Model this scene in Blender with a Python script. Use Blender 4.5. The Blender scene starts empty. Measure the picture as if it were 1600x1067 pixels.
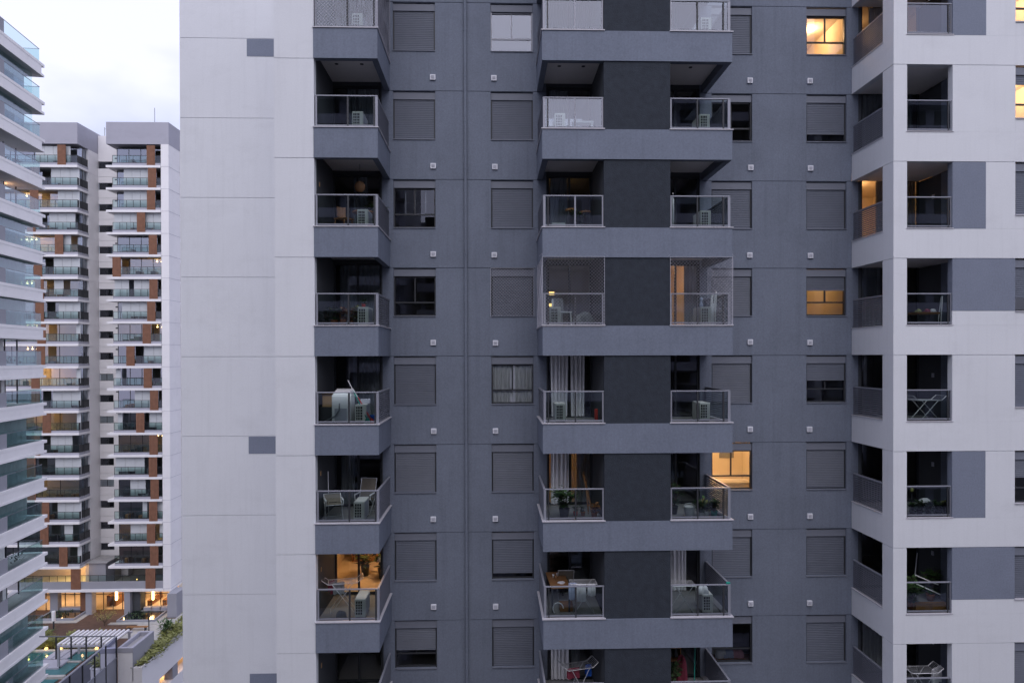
import bpy, math, random
from mathutils import Vector, Matrix
R = random.Random(7)
sc = bpy.context.scene
COL = sc.collection
HZ = 33.6            # eye height of the viewpoint above the plaza
H = 2.9              # storey height
def zk(k): return HZ + H * k

# ------------------------------------------------------------------ camera
cam = bpy.data.cameras.new('camera'); cam_o = bpy.data.objects.new('camera', cam); COL.objects.link(cam_o)
cam.sensor_width = 36.0; cam.lens = 24.0075; cam.shift_y = 28.6 / 1600; cam.clip_end = 2000; cam.clip_start = 0.1
cam_o.matrix_world = Matrix.Translation((0, -20.16, HZ)) @ Matrix.Rotation(-.029, 4, 'Z') @ Matrix.Rotation(math.pi/2 - .006, 4, 'X') @ Matrix.Rotation(-.0025, 4, 'Z')
sc.camera = cam_o

# ------------------------------------------------------------------ sky, sun, exposure
SUN_EL, SUN_AZ = math.radians(48), math.radians(176)
w = bpy.data.worlds.new('World'); sc.world = w; w.use_nodes = True
nt = w.node_tree; nt.nodes.clear()
out = nt.nodes.new('ShaderNodeOutputWorld')
sky = nt.nodes.new('ShaderNodeTexSky'); sky.sky_type = 'NISHITA'; sky.sun_disc = False
sky.sun_elevation = SUN_EL; sky.sun_rotation = SUN_AZ; sky.dust_density = 3.0
bg1 = nt.nodes.new('ShaderNodeBackground'); bg1.inputs['Strength'].default_value = .05
nt.links.new(sky.outputs[0], bg1.inputs['Color'])
tc = nt.nodes.new('ShaderNodeTexCoord')
mp = nt.nodes.new('ShaderNodeMapping'); mp.inputs['Scale'].default_value = (1.0, 1.0, 2.2)
nz = nt.nodes.new('ShaderNodeTexNoise'); nz.inputs['Scale'].default_value = 2.6; nz.inputs['Detail'].default_value = 5; nz.inputs['Roughness'].default_value = .5
cr = nt.nodes.new('ShaderNodeValToRGB')
cr.color_ramp.elements[0].position = .40; cr.color_ramp.elements[0].color = (.66, .67, .86, 1)
cr.color_ramp.elements[1].position = .58; cr.color_ramp.elements[1].color = (.94, .925, 1.17, 1)
bg2 = nt.nodes.new('ShaderNodeBackground'); bg2.inputs['Strength'].default_value = .97
nt.links.new(tc.outputs['Generated'], mp.inputs[0]); nt.links.new(mp.outputs[0], nz.inputs['Vector'])
nt.links.new(nz.outputs[0], cr.inputs[0]); nt.links.new(cr.outputs[0], bg2.inputs['Color'])
add = nt.nodes.new('ShaderNodeAddShader')                   # cloud deck over the clear sky
nt.links.new(bg1.outputs[0], add.inputs[0]); nt.links.new(bg2.outputs[0], add.inputs[1])
nt.links.new(add.outputs[0], out.inputs[0])
sl = bpy.data.lights.new('sun', 'SUN'); sl.energy = 1.0; sl.angle = math.radians(60); sl.color = (.98, .97, 1)
so = bpy.data.objects.new('sun', sl); COL.objects.link(so)
dirv = Vector((math.sin(SUN_AZ)*math.cos(SUN_EL), math.cos(SUN_AZ)*math.cos(SUN_EL), math.sin(SUN_EL)))
so.rotation_euler = dirv.to_track_quat('Z', 'Y').to_euler(); so.location = (0, -40, 90)
vs = sc.view_settings; vs.view_transform = 'Standard'; vs.look = 'None'; vs.gamma = 1; vs.exposure = 0.0; vs.use_curve_mapping = False
sc.render.engine = 'CYCLES'
cy = sc.cycles; cy.use_denoising = True; cy.max_bounces = 8; cy.diffuse_bounces = 3; cy.glossy_bounces = 3; cy.transparent_max_bounces = 16; cy.transmission_bounces = 4
cy.caustics_reflective = False; cy.caustics_refractive = False; cy.sample_clamp_indirect = 4
try: cy.denoiser = 'OPENIMAGEDENOISE'
except Exception: pass

# ------------------------------------------------------------------ materials
def new_mat(name):
    m = bpy.data.materials.new(name); m.use_nodes = True
    return m, m.node_tree, m.node_tree.nodes['Principled BSDF']
def surf(name, col, rough=.8, var=.08, scale=1.2, bump=0.0, bscale=60, stain=0.0, metal=0.0, streak=0.0, spec=.3, fine=0.0):
    """plain surface: base colour, slow mottling, optional rain stains, fine relief"""
    m, t, b = new_mat(name); N, L = t.nodes, t.links
    b.inputs['Roughness'].default_value = rough; b.inputs['Metallic'].default_value = metal
    b.inputs['Specular IOR Level'].default_value = spec
    co = N.new('ShaderNodeNewGeometry')
    n1 = N.new('ShaderNodeTexNoise'); n1.inputs['Scale'].default_value = scale; n1.inputs['Detail'].default_value = 6; n1.inputs['Roughness'].default_value = .62
    L.new(co.outputs['Position'], n1.inputs['Vector'])
    mr = N.new('ShaderNodeMapRange'); mr.inputs['From Min'].default_value = .25; mr.inputs['From Max'].default_value = .75
    mr.inputs['To Min'].default_value = 1 - var; mr.inputs['To Max'].default_value = 1 + var
    L.new(n1.outputs[0], mr.inputs['Value'])
    val = mr.outputs[0]
    if stain:
        n2 = N.new('ShaderNodeTexNoise'); n2.inputs['Scale'].default_value = .55; n2.inputs['Detail'].default_value = 8; n2.inputs['Roughness'].default_value = .7
        mp2 = N.new('ShaderNodeMapping'); mp2.inputs['Scale'].default_value = (1.0, 1.0, 1.9)
        L.new(co.outputs['Position'], mp2.inputs[0]); L.new(mp2.outputs[0], n2.inputs['Vector'])
        m2 = N.new('ShaderNodeMapRange'); m2.inputs['From Min'].default_value = .52; m2.inputs['From Max'].default_value = .74
        m2.inputs['To Min'].default_value = 1; m2.inputs['To Max'].default_value = 1 - stain
        L.new(n2.outputs[0], m2.inputs['Value'])
        mu = N.new('ShaderNodeMath'); mu.operation = 'MULTIPLY'; L.new(val, mu.inputs[0]); L.new(m2.outputs[0], mu.inputs[1]); val = mu.outputs[0]
    if streak:
        n3 = N.new('ShaderNodeTexNoise'); n3.inputs['Scale'].default_value = 1.0; n3.inputs['Detail'].default_value = 4
        mp3 = N.new('ShaderNodeMapping'); mp3.inputs['Scale'].default_value = (7.0, 7.0, .35)
        L.new(co.outputs['Position'], mp3.inputs[0]); L.new(mp3.outputs[0], n3.inputs['Vector'])
        m3 = N.new('ShaderNodeMapRange'); m3.inputs['From Min'].default_value = .5; m3.inputs['From Max'].default_value = .8
        m3.inputs['To Min'].default_value = 1; m3.inputs['To Max'].default_value = 1 - streak
        L.new(n3.outputs[0], m3.inputs['Value'])
        mu = N.new('ShaderNodeMath'); mu.operation = 'MULTIPLY'; L.new(val, mu.inputs[0]); L.new(m3.outputs[0], mu.inputs[1]); val = mu.outputs[0]
    if fine:
        n5 = N.new('ShaderNodeTexNoise'); n5.inputs['Scale'].default_value = 22; n5.inputs['Detail'].default_value = 3
        L.new(co.outputs['Position'], n5.inputs['Vector'])
        m5 = N.new('ShaderNodeMapRange'); m5.inputs['From Min'].default_value = .3; m5.inputs['From Max'].default_value = .7; m5.inputs['To Min'].default_value = 1-fine; m5.inputs['To Max'].default_value = 1+fine
        L.new(n5.outputs[0], m5.inputs['Value'])
        mu = N.new('ShaderNodeMath'); mu.operation = 'MULTIPLY'; L.new(val, mu.inputs[0]); L.new(m5.outputs[0], mu.inputs[1]); val = mu.outputs[0]
    vm = N.new('ShaderNodeVectorMath'); vm.operation = 'SCALE'; vm.inputs[0].default_value = col
    L.new(val, vm.inputs['Scale']); L.new(vm.outputs[0], b.inputs['Base Color'])
    if bump:
        n4 = N.new('ShaderNodeTexNoise'); n4.inputs['Scale'].default_value = bscale; n4.inputs['Detail'].default_value = 3
        L.new(co.outputs['Position'], n4.inputs['Vector'])
        bp = N.new('ShaderNodeBump'); bp.inputs['Strength'].default_value = bump; bp.inputs['Distance'].default_value = .02
        L.new(n4.outputs[0], bp.inputs['Height']); L.new(bp.outputs[0], b.inputs['Normal'])
    return m
def glass(name, tint=(.86, .92, .9), ior=1.5, gain=1.0, rough=0.0):
    m = bpy.data.materials.new(name); m.use_nodes = True; t = m.node_tree; N, L = t.nodes, t.links; N.clear()
    o = N.new('ShaderNodeOutputMaterial'); tr = N.new('ShaderNodeBsdfTransparent'); tr.inputs[0].default_value = (*tint, 1)
    gl = N.new('ShaderNodeBsdfGlossy'); gl.inputs['Roughness'].default_value = rough; gl.inputs['Color'].default_value = (.80, .84, 1, 1)
    fr = N.new('ShaderNodeFresnel'); fr.inputs['IOR'].default_value = ior
    mu = N.new('ShaderNodeMath'); mu.operation = 'MULTIPLY'; mu.inputs[1].default_value = gain; mu.use_clamp = True
    mx = N.new('ShaderNodeMixShader'); L.new(fr.outputs[0], mu.inputs[0]); L.new(mu.outputs[0], mx.inputs[0])
    L.new(tr.outputs[0], mx.inputs[1]); L.new(gl.outputs[0], mx.inputs[2]); L.new(mx.outputs[0], o.inputs[0])
    return m
def emit(name, col, s):
    m, t, b = new_mat(name); b.inputs['Base Color'].default_value = (*col, 1)
    b.inputs['Emission Color'].default_value = (*col, 1); b.inputs['Emission Strength'].default_value = s
    return m
def cloth_mat(name, col, tl=.35):
    m = bpy.data.materials.new(name); m.use_nodes = True; t = m.node_tree; N, L = t.nodes, t.links; N.clear()
    o = N.new('ShaderNodeOutputMaterial'); d = N.new('ShaderNodeBsdfDiffuse'); d.inputs[0].default_value = (*col, 1)
    q = N.new('ShaderNodeBsdfTranslucent'); q.inputs[0].default_value = (*col, 1)
    mx = N.new('ShaderNodeMixShader'); mx.inputs[0].default_value = tl
    L.new(d.outputs[0], mx.inputs[1]); L.new(q.outputs[0], mx.inputs[2]); L.new(mx.outputs[0], o.inputs[0])
    return m
M = {}
M['dark'] = surf('dark_grey_plaster', (.178, .203, .260), .92, .10, .6, .3, 45, .08, streak=.12, fine=.08)
M['white'] = surf('off_white_plaster', (.715, .73, .765), .9, .03, .5, .15, 45, .07, streak=.05, fine=.02)
M['panelgrey'] = surf('slate_grey_painted_panel', (.205, .23, .295), .9, .06, 1.2, .2, 45, fine=.08)
M['black'] = surf('near_black_textured_plaster', (.036, .043, .056), .95, .2, 5, .6, 38)
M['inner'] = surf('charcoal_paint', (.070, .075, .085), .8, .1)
M['soffit'] = surf('pale_soffit_paint', (.80, .77, .78), .9, .05)
M['coping'] = surf('pale_granite_coping', (.52, .51, .55), .6, .06, 6)
M['alu'] = surf('grey_aluminium', (.22, .23, .27), .45, .05, metal=.2)
M['alud'] = surf('dark_aluminium', (.05, .053, .06), .45, .05, metal=.2)
M['alul'] = surf('silver_aluminium', (.30, .31, .36), .45, .05, metal=.2)
M['shutter'] = surf('grey_roller_shutter', (.150, .166, .208), .6, .06, 3)
M['shutter2'] = surf('faded_roller_shutter', (.166, .180, .218), .65, .08, 2)
M['shutter3'] = surf('dusty_roller_shutter', (.138, .152, .190), .6, .08, 2)
M['shbox'] = surf('grey_shutter_box', (.185, .20, .245), .6, .05, 3)
M['louvre'] = surf('grey_louvre_blades', (.17, .178, .215), .55, .05)
M['glass'] = glass('clear_railing_glass', (.82, .93, .91), 1.5, 2.8)
M['winglass'] = glass('window_glass', (.90, .94, .94), 1.5, 2.0)
M['towerglass'] = glass('reflective_tower_glass', (.74, .82, .84), 1.5, 6.5)
M['skyglass'] = glass('bluish_window_glass', (.80, .85, .9), 1.5, 3.6)
M['teal'] = glass('greenish_balustrade_glass', (.68, .84, .81), 1.5, 1.7)
M['whiteplastic'] = surf('white_plastic', (.82, .83, .86), .5, .03)
M['vent'] = surf('white_vent_plastic', (.74, .75, .82), .5, .03)
M['ventgrille'] = surf('grey_vent_grille', (.42, .43, .5), .5, .03)
M['room'] = surf('cream_room_paint_unlit', (.42, .39, .35), .9, .05)  # darker copy of the wall paint, for rooms without a lamp
M['roomlit'] = surf('cream_room_paint_lit', (.76, .67, .55), .9, .05)  # lighter, warmer copy: lamplight put into the walls of lit rooms
M['roomfloor'] = surf('timber_room_floor', (.16, .10, .06), .6, .2, 4)
M['tile'] = surf('grey_balcony_tile', (.36, .36, .36), .6, .1, 3)
M['curtain'] = cloth_mat('white_curtain', (.90, .90, .93), .03)
M['curtaing'] = cloth_mat('grey_curtain', (.40, .42, .44), .04)
M['sheer'] = cloth_mat('ivory_sheer', (.75, .70, .62), .5)
M['blind'] = cloth_mat('white_roller_blind', (.74, .77, .80), .3)
M['blackfill'] = surf('black_for_dark_openings', (.01, .01, .011), .8, .0)  # flat black, the darkness of openings put into colour
M['acwhite'] = surf('off_white_painted_metal', (.76, .76, .74), .5, .06, 4)
M['wood'] = surf('oiled_wood', (.26, .13, .055), .55, .2, 5)
M['brownslat'] = surf('red_brown_timber_slats', (.22, .108, .068), .7, .2, 2)
M['litwood'] = surf('wood_with_orange_light', (.50, .24, .07), .6, .15, 6)  # orange lamplight on the planter boxes is put into the wood colour
M['card'] = surf('cardboard', (.36, .23, .12), .9, .08)
M['teal_plastic'] = surf('teal_plastic', (.02, .28, .22), .5, .05)
M['blue'] = surf('blue_plastic', (.02, .10, .45), .5, .05)
M['red'] = surf('red_plastic', (.45, .05, .04), .5, .05)
M['crimson'] = surf('crimson_cloth', (.20, .035, .06), .9, .2, 8)
M['clothw'] = cloth_mat('white_cloth', (.72, .73, .78), .2)
M['clothb'] = cloth_mat('pale_blue_cloth', (.42, .48, .66), .2)
M['clothp'] = cloth_mat('pink_cloth', (.52, .27, .32), .2)
M['clothg'] = cloth_mat('grey_cloth', (.25, .26, .28), .2)
M['canvas'] = surf('olive_canvas_sling', (.20, .18, .15), .9, .1, 8)
M['steel'] = surf('pale_tube_steel', (.62, .63, .66), .35, .04, metal=.4)
M['terra'] = surf('terracotta_pot', (.34, .13, .065), .8, .1, 6)
M['darkpot'] = surf('dark_pot', (.04, .045, .045), .6, .1)
M['whitepot'] = surf('white_pot', (.66, .66, .66), .5, .05)
def leaf_mat(name, a, b):
    m, t, p = new_mat(name); N, L = t.nodes, t.links
    oi = N.new('ShaderNodeNewGeometry'); n = N.new('ShaderNodeTexNoise'); n.inputs['Scale'].default_value = 9; L.new(oi.outputs['Position'], n.inputs['Vector'])
    c = N.new('ShaderNodeValToRGB'); c.color_ramp.elements[0].position = .3; c.color_ramp.elements[1].position = .7
    c.color_ramp.elements[0].color = (*a, 1); c.color_ramp.elements[1].color = (*b, 1)
    L.new(n.outputs[0], c.inputs[0]); L.new(c.outputs[0], p.inputs['Base Color']); p.inputs['Roughness'].default_value = .6
    return m
M['leaf'] = leaf_mat('green_leaf', (.035, .085, .025), (.09, .17, .05))
M['leafy'] = leaf_mat('yellow_green_leaf', (.13, .15, .035), (.30, .31, .10))
M['leafo'] = leaf_mat('orange_leaf', (.36, .12, .03), (.48, .24, .10))
M['leafd'] = leaf_mat('deep_green_leaf', (.02, .05, .02), (.06, .11, .04))
M['bark'] = surf('bark', (.10, .075, .055), .9, .2, 10)
M['bwhite'] = surf('tower_white_render', (.78, .77, .79), .85, .05, .3, stain=.08)
M['bcream'] = surf('block_pale_render', (.84, .825, .83), .85, .06, .4, stain=.10)
M['bgrey'] = surf('tower_grey_render', (.38, .38, .44), .85, .06, .3, stain=.08)
M['bgrey2'] = surf('tower_slate_render', (.30, .305, .345), .8, .06, .4)
M['paving'] = surf('red_brown_paving', (.105, .066, .052), .85, .25, 1.5)
M['palepave'] = surf('pale_stone_paving', (.42, .41, .39), .8, .15, 2)
M['asphalt'] = surf('asphalt', (.05, .05, .053), .9, .2, .5)
M['concrete'] = surf('weathered_concrete_top', (.34, .335, .345), .8, .3, .9)
M['water'] = surf('dark_pond_water', (.008, .012, .013), .06, .1, spec=.6)
M['poolwater'] = surf('pool_water', (.06, .18, .19), .05, .1, spec=.6)
M['bulb'] = emit('warm_lamp_glow', (1, .62, .25), 14)
M['bulbdim'] = emit('garden_lamp_glow', (1, .60, .18), 2.5)
M['wicker'] = surf('wicker', (.30, .17, .09), .9, .2, 20)
M['net'] = surf('white_nylon_netting', (.46, .46, .52), .7, .0)
M['frosted'] = surf('grey_fence_panel', (.24, .25, .29), .4, .05)

# ------------------------------------------------------------------ mesh helpers
class MB:
    def __init__(s): s.v = []; s.f = []; s.mi = []
    def quad(s, a, b, c, d):
        n = len(s.v); s.v += [a, b, c, d]; s.f.append((n, n+1, n+2, n+3)); return s
    def tri(s, a, b, c):
        n = len(s.v); s.v += [a, b, c]; s.f.append((n, n+1, n+2)); return s
    def box(s, x0, x1, y0, y1, z0, z1):
        n = len(s.v)
        s.v += [(x0,y0,z0),(x1,y0,z0),(x1,y1,z0),(x0,y1,z0),(x0,y0,z1),(x1,y0,z1),(x1,y1,z1),(x0,y1,z1)]
        s.f += [(n+3,n+2,n+1,n),(n+4,n+5,n+6,n+7),(n,n+1,n+5,n+4),(n+1,n+2,n+6,n+5),(n+2,n+3,n+7,n+6),(n+3,n,n+4,n+7)]
        return s
    def inbox(s, x0, x1, y0, y1, z0, z1):     # open at the y0 side, faces inwards
        s.quad((x0,y1,z0),(x1,y1,z0),(x1,y1,z1),(x0,y1,z1)); s.quad((x0,y0,z0),(x0,y1,z0),(x0,y1,z1),(x0,y0,z1))
        s.quad((x1,y1,z0),(x1,y0,z0),(x1,y0,z1),(x1,y1,z1)); s.quad((x0,y0,z1),(x0,y1,z1),(x1,y1,z1),(x1,y0,z1))
        return s.quad((x0,y0,z0),(x1,y0,z0),(x1,y1,z0),(x0,y1,z0))
    def tube(s, p, q, r, n=6, r2=None, caps=True):
        p = Vector(p); q = Vector(q); d = (q - p)
        if d.length < 1e-6: return s
        u = d.normalized().orthogonal().normalized(); v = d.normalized().cross(u); r2 = r if r2 is None else r2
        b = len(s.v)
        for c, rr in ((p, r), (q, r2)):
            for i in range(n):
                a = 2*math.pi*i/n; s.v.append(tuple(c + (u*math.cos(a) + v*math.sin(a))*rr))
        for i in range(n): s.f.append((b+i, b+(i+1)%n, b+n+(i+1)%n, b+n+i))
        if caps: s.f.append(tuple(b+i for i in reversed(range(n)))); s.f.append(tuple(b+n+i for i in range(n)))
        return s
    def path(s, pts, r, n=6):
        for a, b in zip(pts, pts[1:]): s.tube(a, b, r, n)
        return s
    def lathe(s, prof, c=(0,0,0), n=14):
        b = len(s.v)
        for r, z in prof:
            for i in range(n):
                a = 2*math.pi*i/n; s.v.append((c[0]+r*math.cos(a), c[1]+r*math.sin(a), c[2]+z))
        for j in range(len(prof)-1):
            for i in range(n): s.f.append((b+j*n+i, b+j*n+(i+1)%n, b+(j+1)*n+(i+1)%n, b+(j+1)*n+i))
        s.f.append(tuple(b+i for i in reversed(range(n)))); k = b+(len(prof)-1)*n; s.f.append(tuple(k+i for i in range(n)))
        return s
    def leaf(s, c, d, L, wd):
        c = Vector(c); d = Vector(d).normalized(); u = d.cross(Vector((0,0,1)))
        if u.length < .1: u = Vector((1,0,0))
        u.normalize(); nrm = u.cross(d)
        m1 = c + d*L*.45 + u*wd*.5 - nrm*L*.04; m2 = c + d*L*.45 - u*wd*.5 - nrm*L*.04; e = c + d*L + Vector((0,0,-L*.15))
        return s.quad(tuple(c), tuple(m1), tuple(e), tuple(m2))
    def mesh(s, name, mat, smooth=False, bevel=0):
        me = bpy.data.meshes.new(name); me.from_pydata(s.v, [], s.f); me.update()
        if mat: me.materials.append(mat if not isinstance(mat, str) else M[mat])
        if smooth:
            for p in me.polygons: p.use_smooth = True
        return me
    def build(s, name, mat, parent=None, smooth=False, bevel=0, loc=None):
        return link(name, s.mesh(name, mat, smooth), parent, loc, bevel)
def link(name, me, parent=None, loc=None, bevel=0):
    o = bpy.data.objects.new(name, me); COL.objects.link(o)
    if parent is not None: o.parent = parent
    if loc is not None: o.location = loc
    if bevel:
        b = o.modifiers.new('bevel', 'BEVEL'); b.width = bevel; b.segments = 2; b.limit_method = 'ANGLE'
    return o
def tag(o, label=None, cat=None, group=None, kind=None):
    if label: o['label'] = label
    if cat: o['category'] = cat
    if group: o['group'] = group
    if kind: o['kind'] = kind
    return o
def empty(name, loc=(0,0,0), rz=0, parent=None):
    o = bpy.data.objects.new(name, None); COL.objects.link(o); o.location = loc; o.rotation_euler = (0, 0, rz); o.empty_display_size = .2
    if parent is not None: o.parent = parent
    return o
def clone(o, loc=None, rz=None, parent=None):
    c = o.copy(); COL.objects.link(c); c.parent = parent
    if loc is not None: c.location = loc
    if rz is not None: c.rotation_euler = (0, 0, rz)
    for ch in list(o.children): clone(ch, None, None, c)
    return c
def lamp(name, loc, watts, col=(1, .58, .27), r=.12):
    l = bpy.data.lights.new(name, 'POINT'); l.energy = watts; l.color = col; l.shadow_soft_size = r
    o = bpy.data.objects.new(name, l); COL.objects.link(o); o.location = loc; return o

# ================================================================== THE MAIN BUILDING
BX, BY = 3.0, 8.0
BLD = empty('apartment_building', (BX, BY, 0))
tag(BLD, 'dark grey and off-white apartment building filling the view with stacked balconies', 'building')
OFF = Vector((-BX, -BY, 0))
def part(mb, name, mat, parent=None, bevel=0, smooth=False):
    """mesh in world coordinates -> part of the building (or sub-part of a part whose origin is the building's)"""
    p = parent or BLD
    return link(name, mb.mesh(name, mat, smooth), p, OFF if p is BLD else (0, 0, 0), bevel)
KMIN, KMAX = -4, 5
YW = 2.38     # main dark wall plane
YB = 5.10     # recessed white wall plane
GR = .018     # joint height

# --- solid masses that close the building behind and below what is seen
mb = MB(); mb.box(-11.30, -6.4, YB+.24, 13, 0, zk(5)); mb.box(-6.3, 17.3, 7.2, 13, 0, zk(5))
mb.box(-11.3, 17.3, 7.0, 13, zk(5), zk(5)+.6)
part(mb, 'inner_mass', 'dark')
part(MB().box(17.302, 17.5, .0, 13, 0, zk(5)), 'leak_stop_wall', 'white')  # unseen wall added to stop sky light leaking in behind the windows
for q in ((-11.34, -6.35, YB), (-6.34, -5.2, 0), (12.04, 17.3, 0)): part(MB().box(q[0], q[1], q[2], 7, 0, zk(-4)), 'lower_white_wall', 'white')
mb = MB(); mb.box(-5.19, 12.03, YW, 7, 0, zk(-4)); part(mb, 'lower_dark_wall', 'dark')

def wall_panel(x0, x1, k, y, mat, th=.22, holes=(), ztop=None, zbot=None):
    """facade panel of one storey (below joint k), with window openings (x0,x1,z0,z1) and a recessed joint along its top"""
    zt = zk(k) if ztop is None else ztop; zb = zk(k-1) if zbot is None else zbot
    mb = MB(); zc = zt - GR
    xs = [x0 + .002]
    for h in sorted(holes):
        mb.box(xs[-1], h[0], y, y+th, zb, zc)
        if h[2] > zb + .01: mb.box(h[0], h[1], y, y+th, zb, h[2])
        if h[3] < zc - .002: mb.box(h[0], h[1], y, y+th, h[3], zc)
        xs.append(h[1])
    mb.box(xs[-1], x1 - .002, y, y+th, zb, zc)
    mb.box(x0 + .002, x1 - .002, y + .022, y+th, zc, zt)
    return part(mb, 'wall_panel', mat)

def wz(k): return (zk(k) - 1.585, zk(k) - GR)
W = {1: (-3.23, -1.848), 2: (-.027, 1.366), 3: (7.307, 8.673), 4: (10.503, 11.862), 5: (15.772, 17.1)}
for k in range(KMIN+1, KMAX+1):
    za, zb = wz(k)
    wall_panel(-3.60, -.906, k, YW, 'dark', holes=[(*W[1], za, zb)])
    wall_panel(-.906, 1.80, k, YW, 'dark', holes=[(*W[2], za, zb)])
    wall_panel(6.91, 12.04, k, YW, 'dark', holes=[(*W[3], za, zb), (*W[4], za, zb)])
    # recessed white wall and the white strip beside the balconies
    wall_panel(-11.344, -6.10, k, YB, 'white')
    mb = MB(); mb.box(-6.34, -5.19, 0, .25, zk(k-1), zk(k)-GR); mb.box(-6.34, -6.10, .25, YB-.003, zk(k-1), zk(k)-GR)
    mb.box(-6.32, -5.19, .02, .25, zk(k)-GR, zk(k)); mb.box(-6.32, -6.10, .25, YB-.003, zk(k)-GR, zk(k))
    part(mb, 'wall_panel', 'white')
for k in (4, -1, -4):        # slate-grey painted squares on the recessed wall
    mb = MB(); mb.box(-8.92, -6.4, YB-.012, YB+.1, zk(k)-.66, zk(k)-.03); part(mb, 'painted_square', 'panelgrey')

# --- windows
def zigzag(x0, x1, y, z0, z1, pitch=.058, amp=.010):
    mb = MB(); n = max(1, round((z1-z0)/pitch)); p = (z1-z0)/n
    for i in range(n):
        a = z0 + i*p; b = a + p
        mb.quad((x0,y,a),(x1,y,a),(x1,y-amp,a+p*.22),(x0,y-amp,a+p*.22))
        mb.quad((x0,y-amp,a+p*.22),(x1,y-amp,a+p*.22),(x1,y-amp,a+p*.82),(x0,y-amp,a+p*.82))
        mb.quad((x0,y-amp,a+p*.82),(x1,y-amp,a+p*.82),(x1,y,b),(x0,y,b))
    mb.quad((x1,y+.012,z0),(x0,y+.012,z0),(x0,y+.012,z1),(x1,y+.012,z1))
    return mb
def window(col, k, drop=1.0, yf=YW, frame='alud', litroom=None, curtain=None, sash=False, depth=3.2, whiteframe=False, blind=False):
    x0, x1 = W[col]; z0, z1 = wz(k); yi = yf + .10
    fm = 'alul' if whiteframe else frame
    mb = MB()                                                # frame with side guides
    mb.box(x0, x0+.045, yi-.035, yi+.07, z0, z1-.26); mb.box(x1-.045, x1, yi-.035, yi+.07, z0, z1-.26)
    mb.box(x0+.045, x1-.045, yi, yi+.07, z0, z0+.045); mb.box(x0+.045, x1-.045, yi, yi+.07, z1-.305, z1-.26)
    wn = part(mb, 'window', fm)
    mb = MB(); mb.box(x0+.004, x1-.004, yi-.05, yi+.12, z1-.258, z1-.03); mb.box(x0+.004, x1-.004, yi-.058, yi-.05, z1-.262, z1-.225)
    part(mb, 'shutter_box', 'shbox', wn, .004)
    mb = MB(); mb.box(x0, x1, yf-.03, yf+.16, z0-.03, z0-.003); part(mb, 'sill', 'coping' if col == 5 else 'shbox', wn)
    zlow = z1 - .26 - drop * (z1 - .26 - z0)
    if drop > .02:
        part(zigzag(x0+.046, x1-.046, yi-.012, zlow + (.03 if drop < .999 else .0), z1-.262), 'shutter', R.choice(['shutter', 'shutter2', 'shutter3']), wn)
        if drop < .999:
            mb = MB(); mb.box(x0+.046, x1-.046, yi-.028, yi-.006, zlow, zlow+.03); part(mb, 'shutter_bar', 'shbox', wn)
    if drop < .999:
        zt = z0 + .42; xm = (x0+x1)/2
        mb = MB(); mb.box(x0+.045, x1-.045, yi+.01, yi+.06, zt, zt+.05)
        mb.box(xm-.022, xm+.022, yi+.012, yi+.058, zt+.05, z1-.305)
        part(mb, 'sash_bars', fm, wn)
        for a, b, c, d in ((x0+.045, xm-.022, zt+.05, z1-.305), (xm+.022, x1-.045, zt+.05, z1-.305), (x0+.045, x1-.045, z0+.045, zt)):
            mb = MB(); mb.quad((a, yi+.035, c), (b, yi+.035, c), (b, yi+.035, d), (a, yi+.035, d)); part(mb, 'pane', 'skyglass' if blind else 'winglass', wn)
        if sash:
            mb = MB()
            for a in (x0+.36, x0+.68, x0+1.02): mb.box(a, a+.03, yi+.16, yi+.19, zt+.08, z1-.32)
            mb.box(x0+.36, x0+1.05, yi+.16, yi+.19, zt+.06, zt+.09); part(mb, 'inner_sash', 'alul', wn)
        # the room behind
        xa, xb = x0-.5, x1+.45
        if col == 1: xa, xb = -3.5, -1.0
        if col == 2: xa, xb = -.8, 1.40
        if col == 3: xa, xb = 7.05, 9.6
        if col == 4: xa, xb = 9.8, 12.0
        if col == 5: xa, xb = 15.2, 17.28
        mb = MB(); mb.inbox(xa, xb, yf+.225, yf+.225+depth, zk(k-1)+.55, zk(k)-.02)
        part(mb, 'room', 'roomlit' if litroom else 'room')
        # wall lining that closes the room around the opening
        if litroom:
            lamp('room_lamp', ((x0+x1)/2 + .1, yf+1.5, z1-.2), litroom)
            mb = MB(); mb.lathe([(.16, -.05), (.20, 0), (.18, .04)], ((x0+x1)/2 - .15, yf+2.4, zk(k)-.07), 16); part(mb, 'ceiling_lamp', 'bulb')
            mb = MB(); mb.box(xa+.01, xa+.62, yf+1.7, yf+3.3, zk(k-1)+.55, zk(k)-.45); part(mb, 'room_cabinet', 'litwood' if col == 4 else 'sheer')
            mb = MB(); mb.box(xb-.9, xb-.35, yf+3.36, yf+3.40, z0+.55, z0+1.0); part(mb, 'room_picture', 'clothg')
        if curtain:
            cm, a, b = curtain
            pleat('curtain', cm, x0+(x1-x0)*a, x0+(x1-x0)*b, yi+.115, z0-.02, z1-.1,
                  'white pleated curtain inside the window left of the middle balconies' if col == 2 else None)
    return wn
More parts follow.
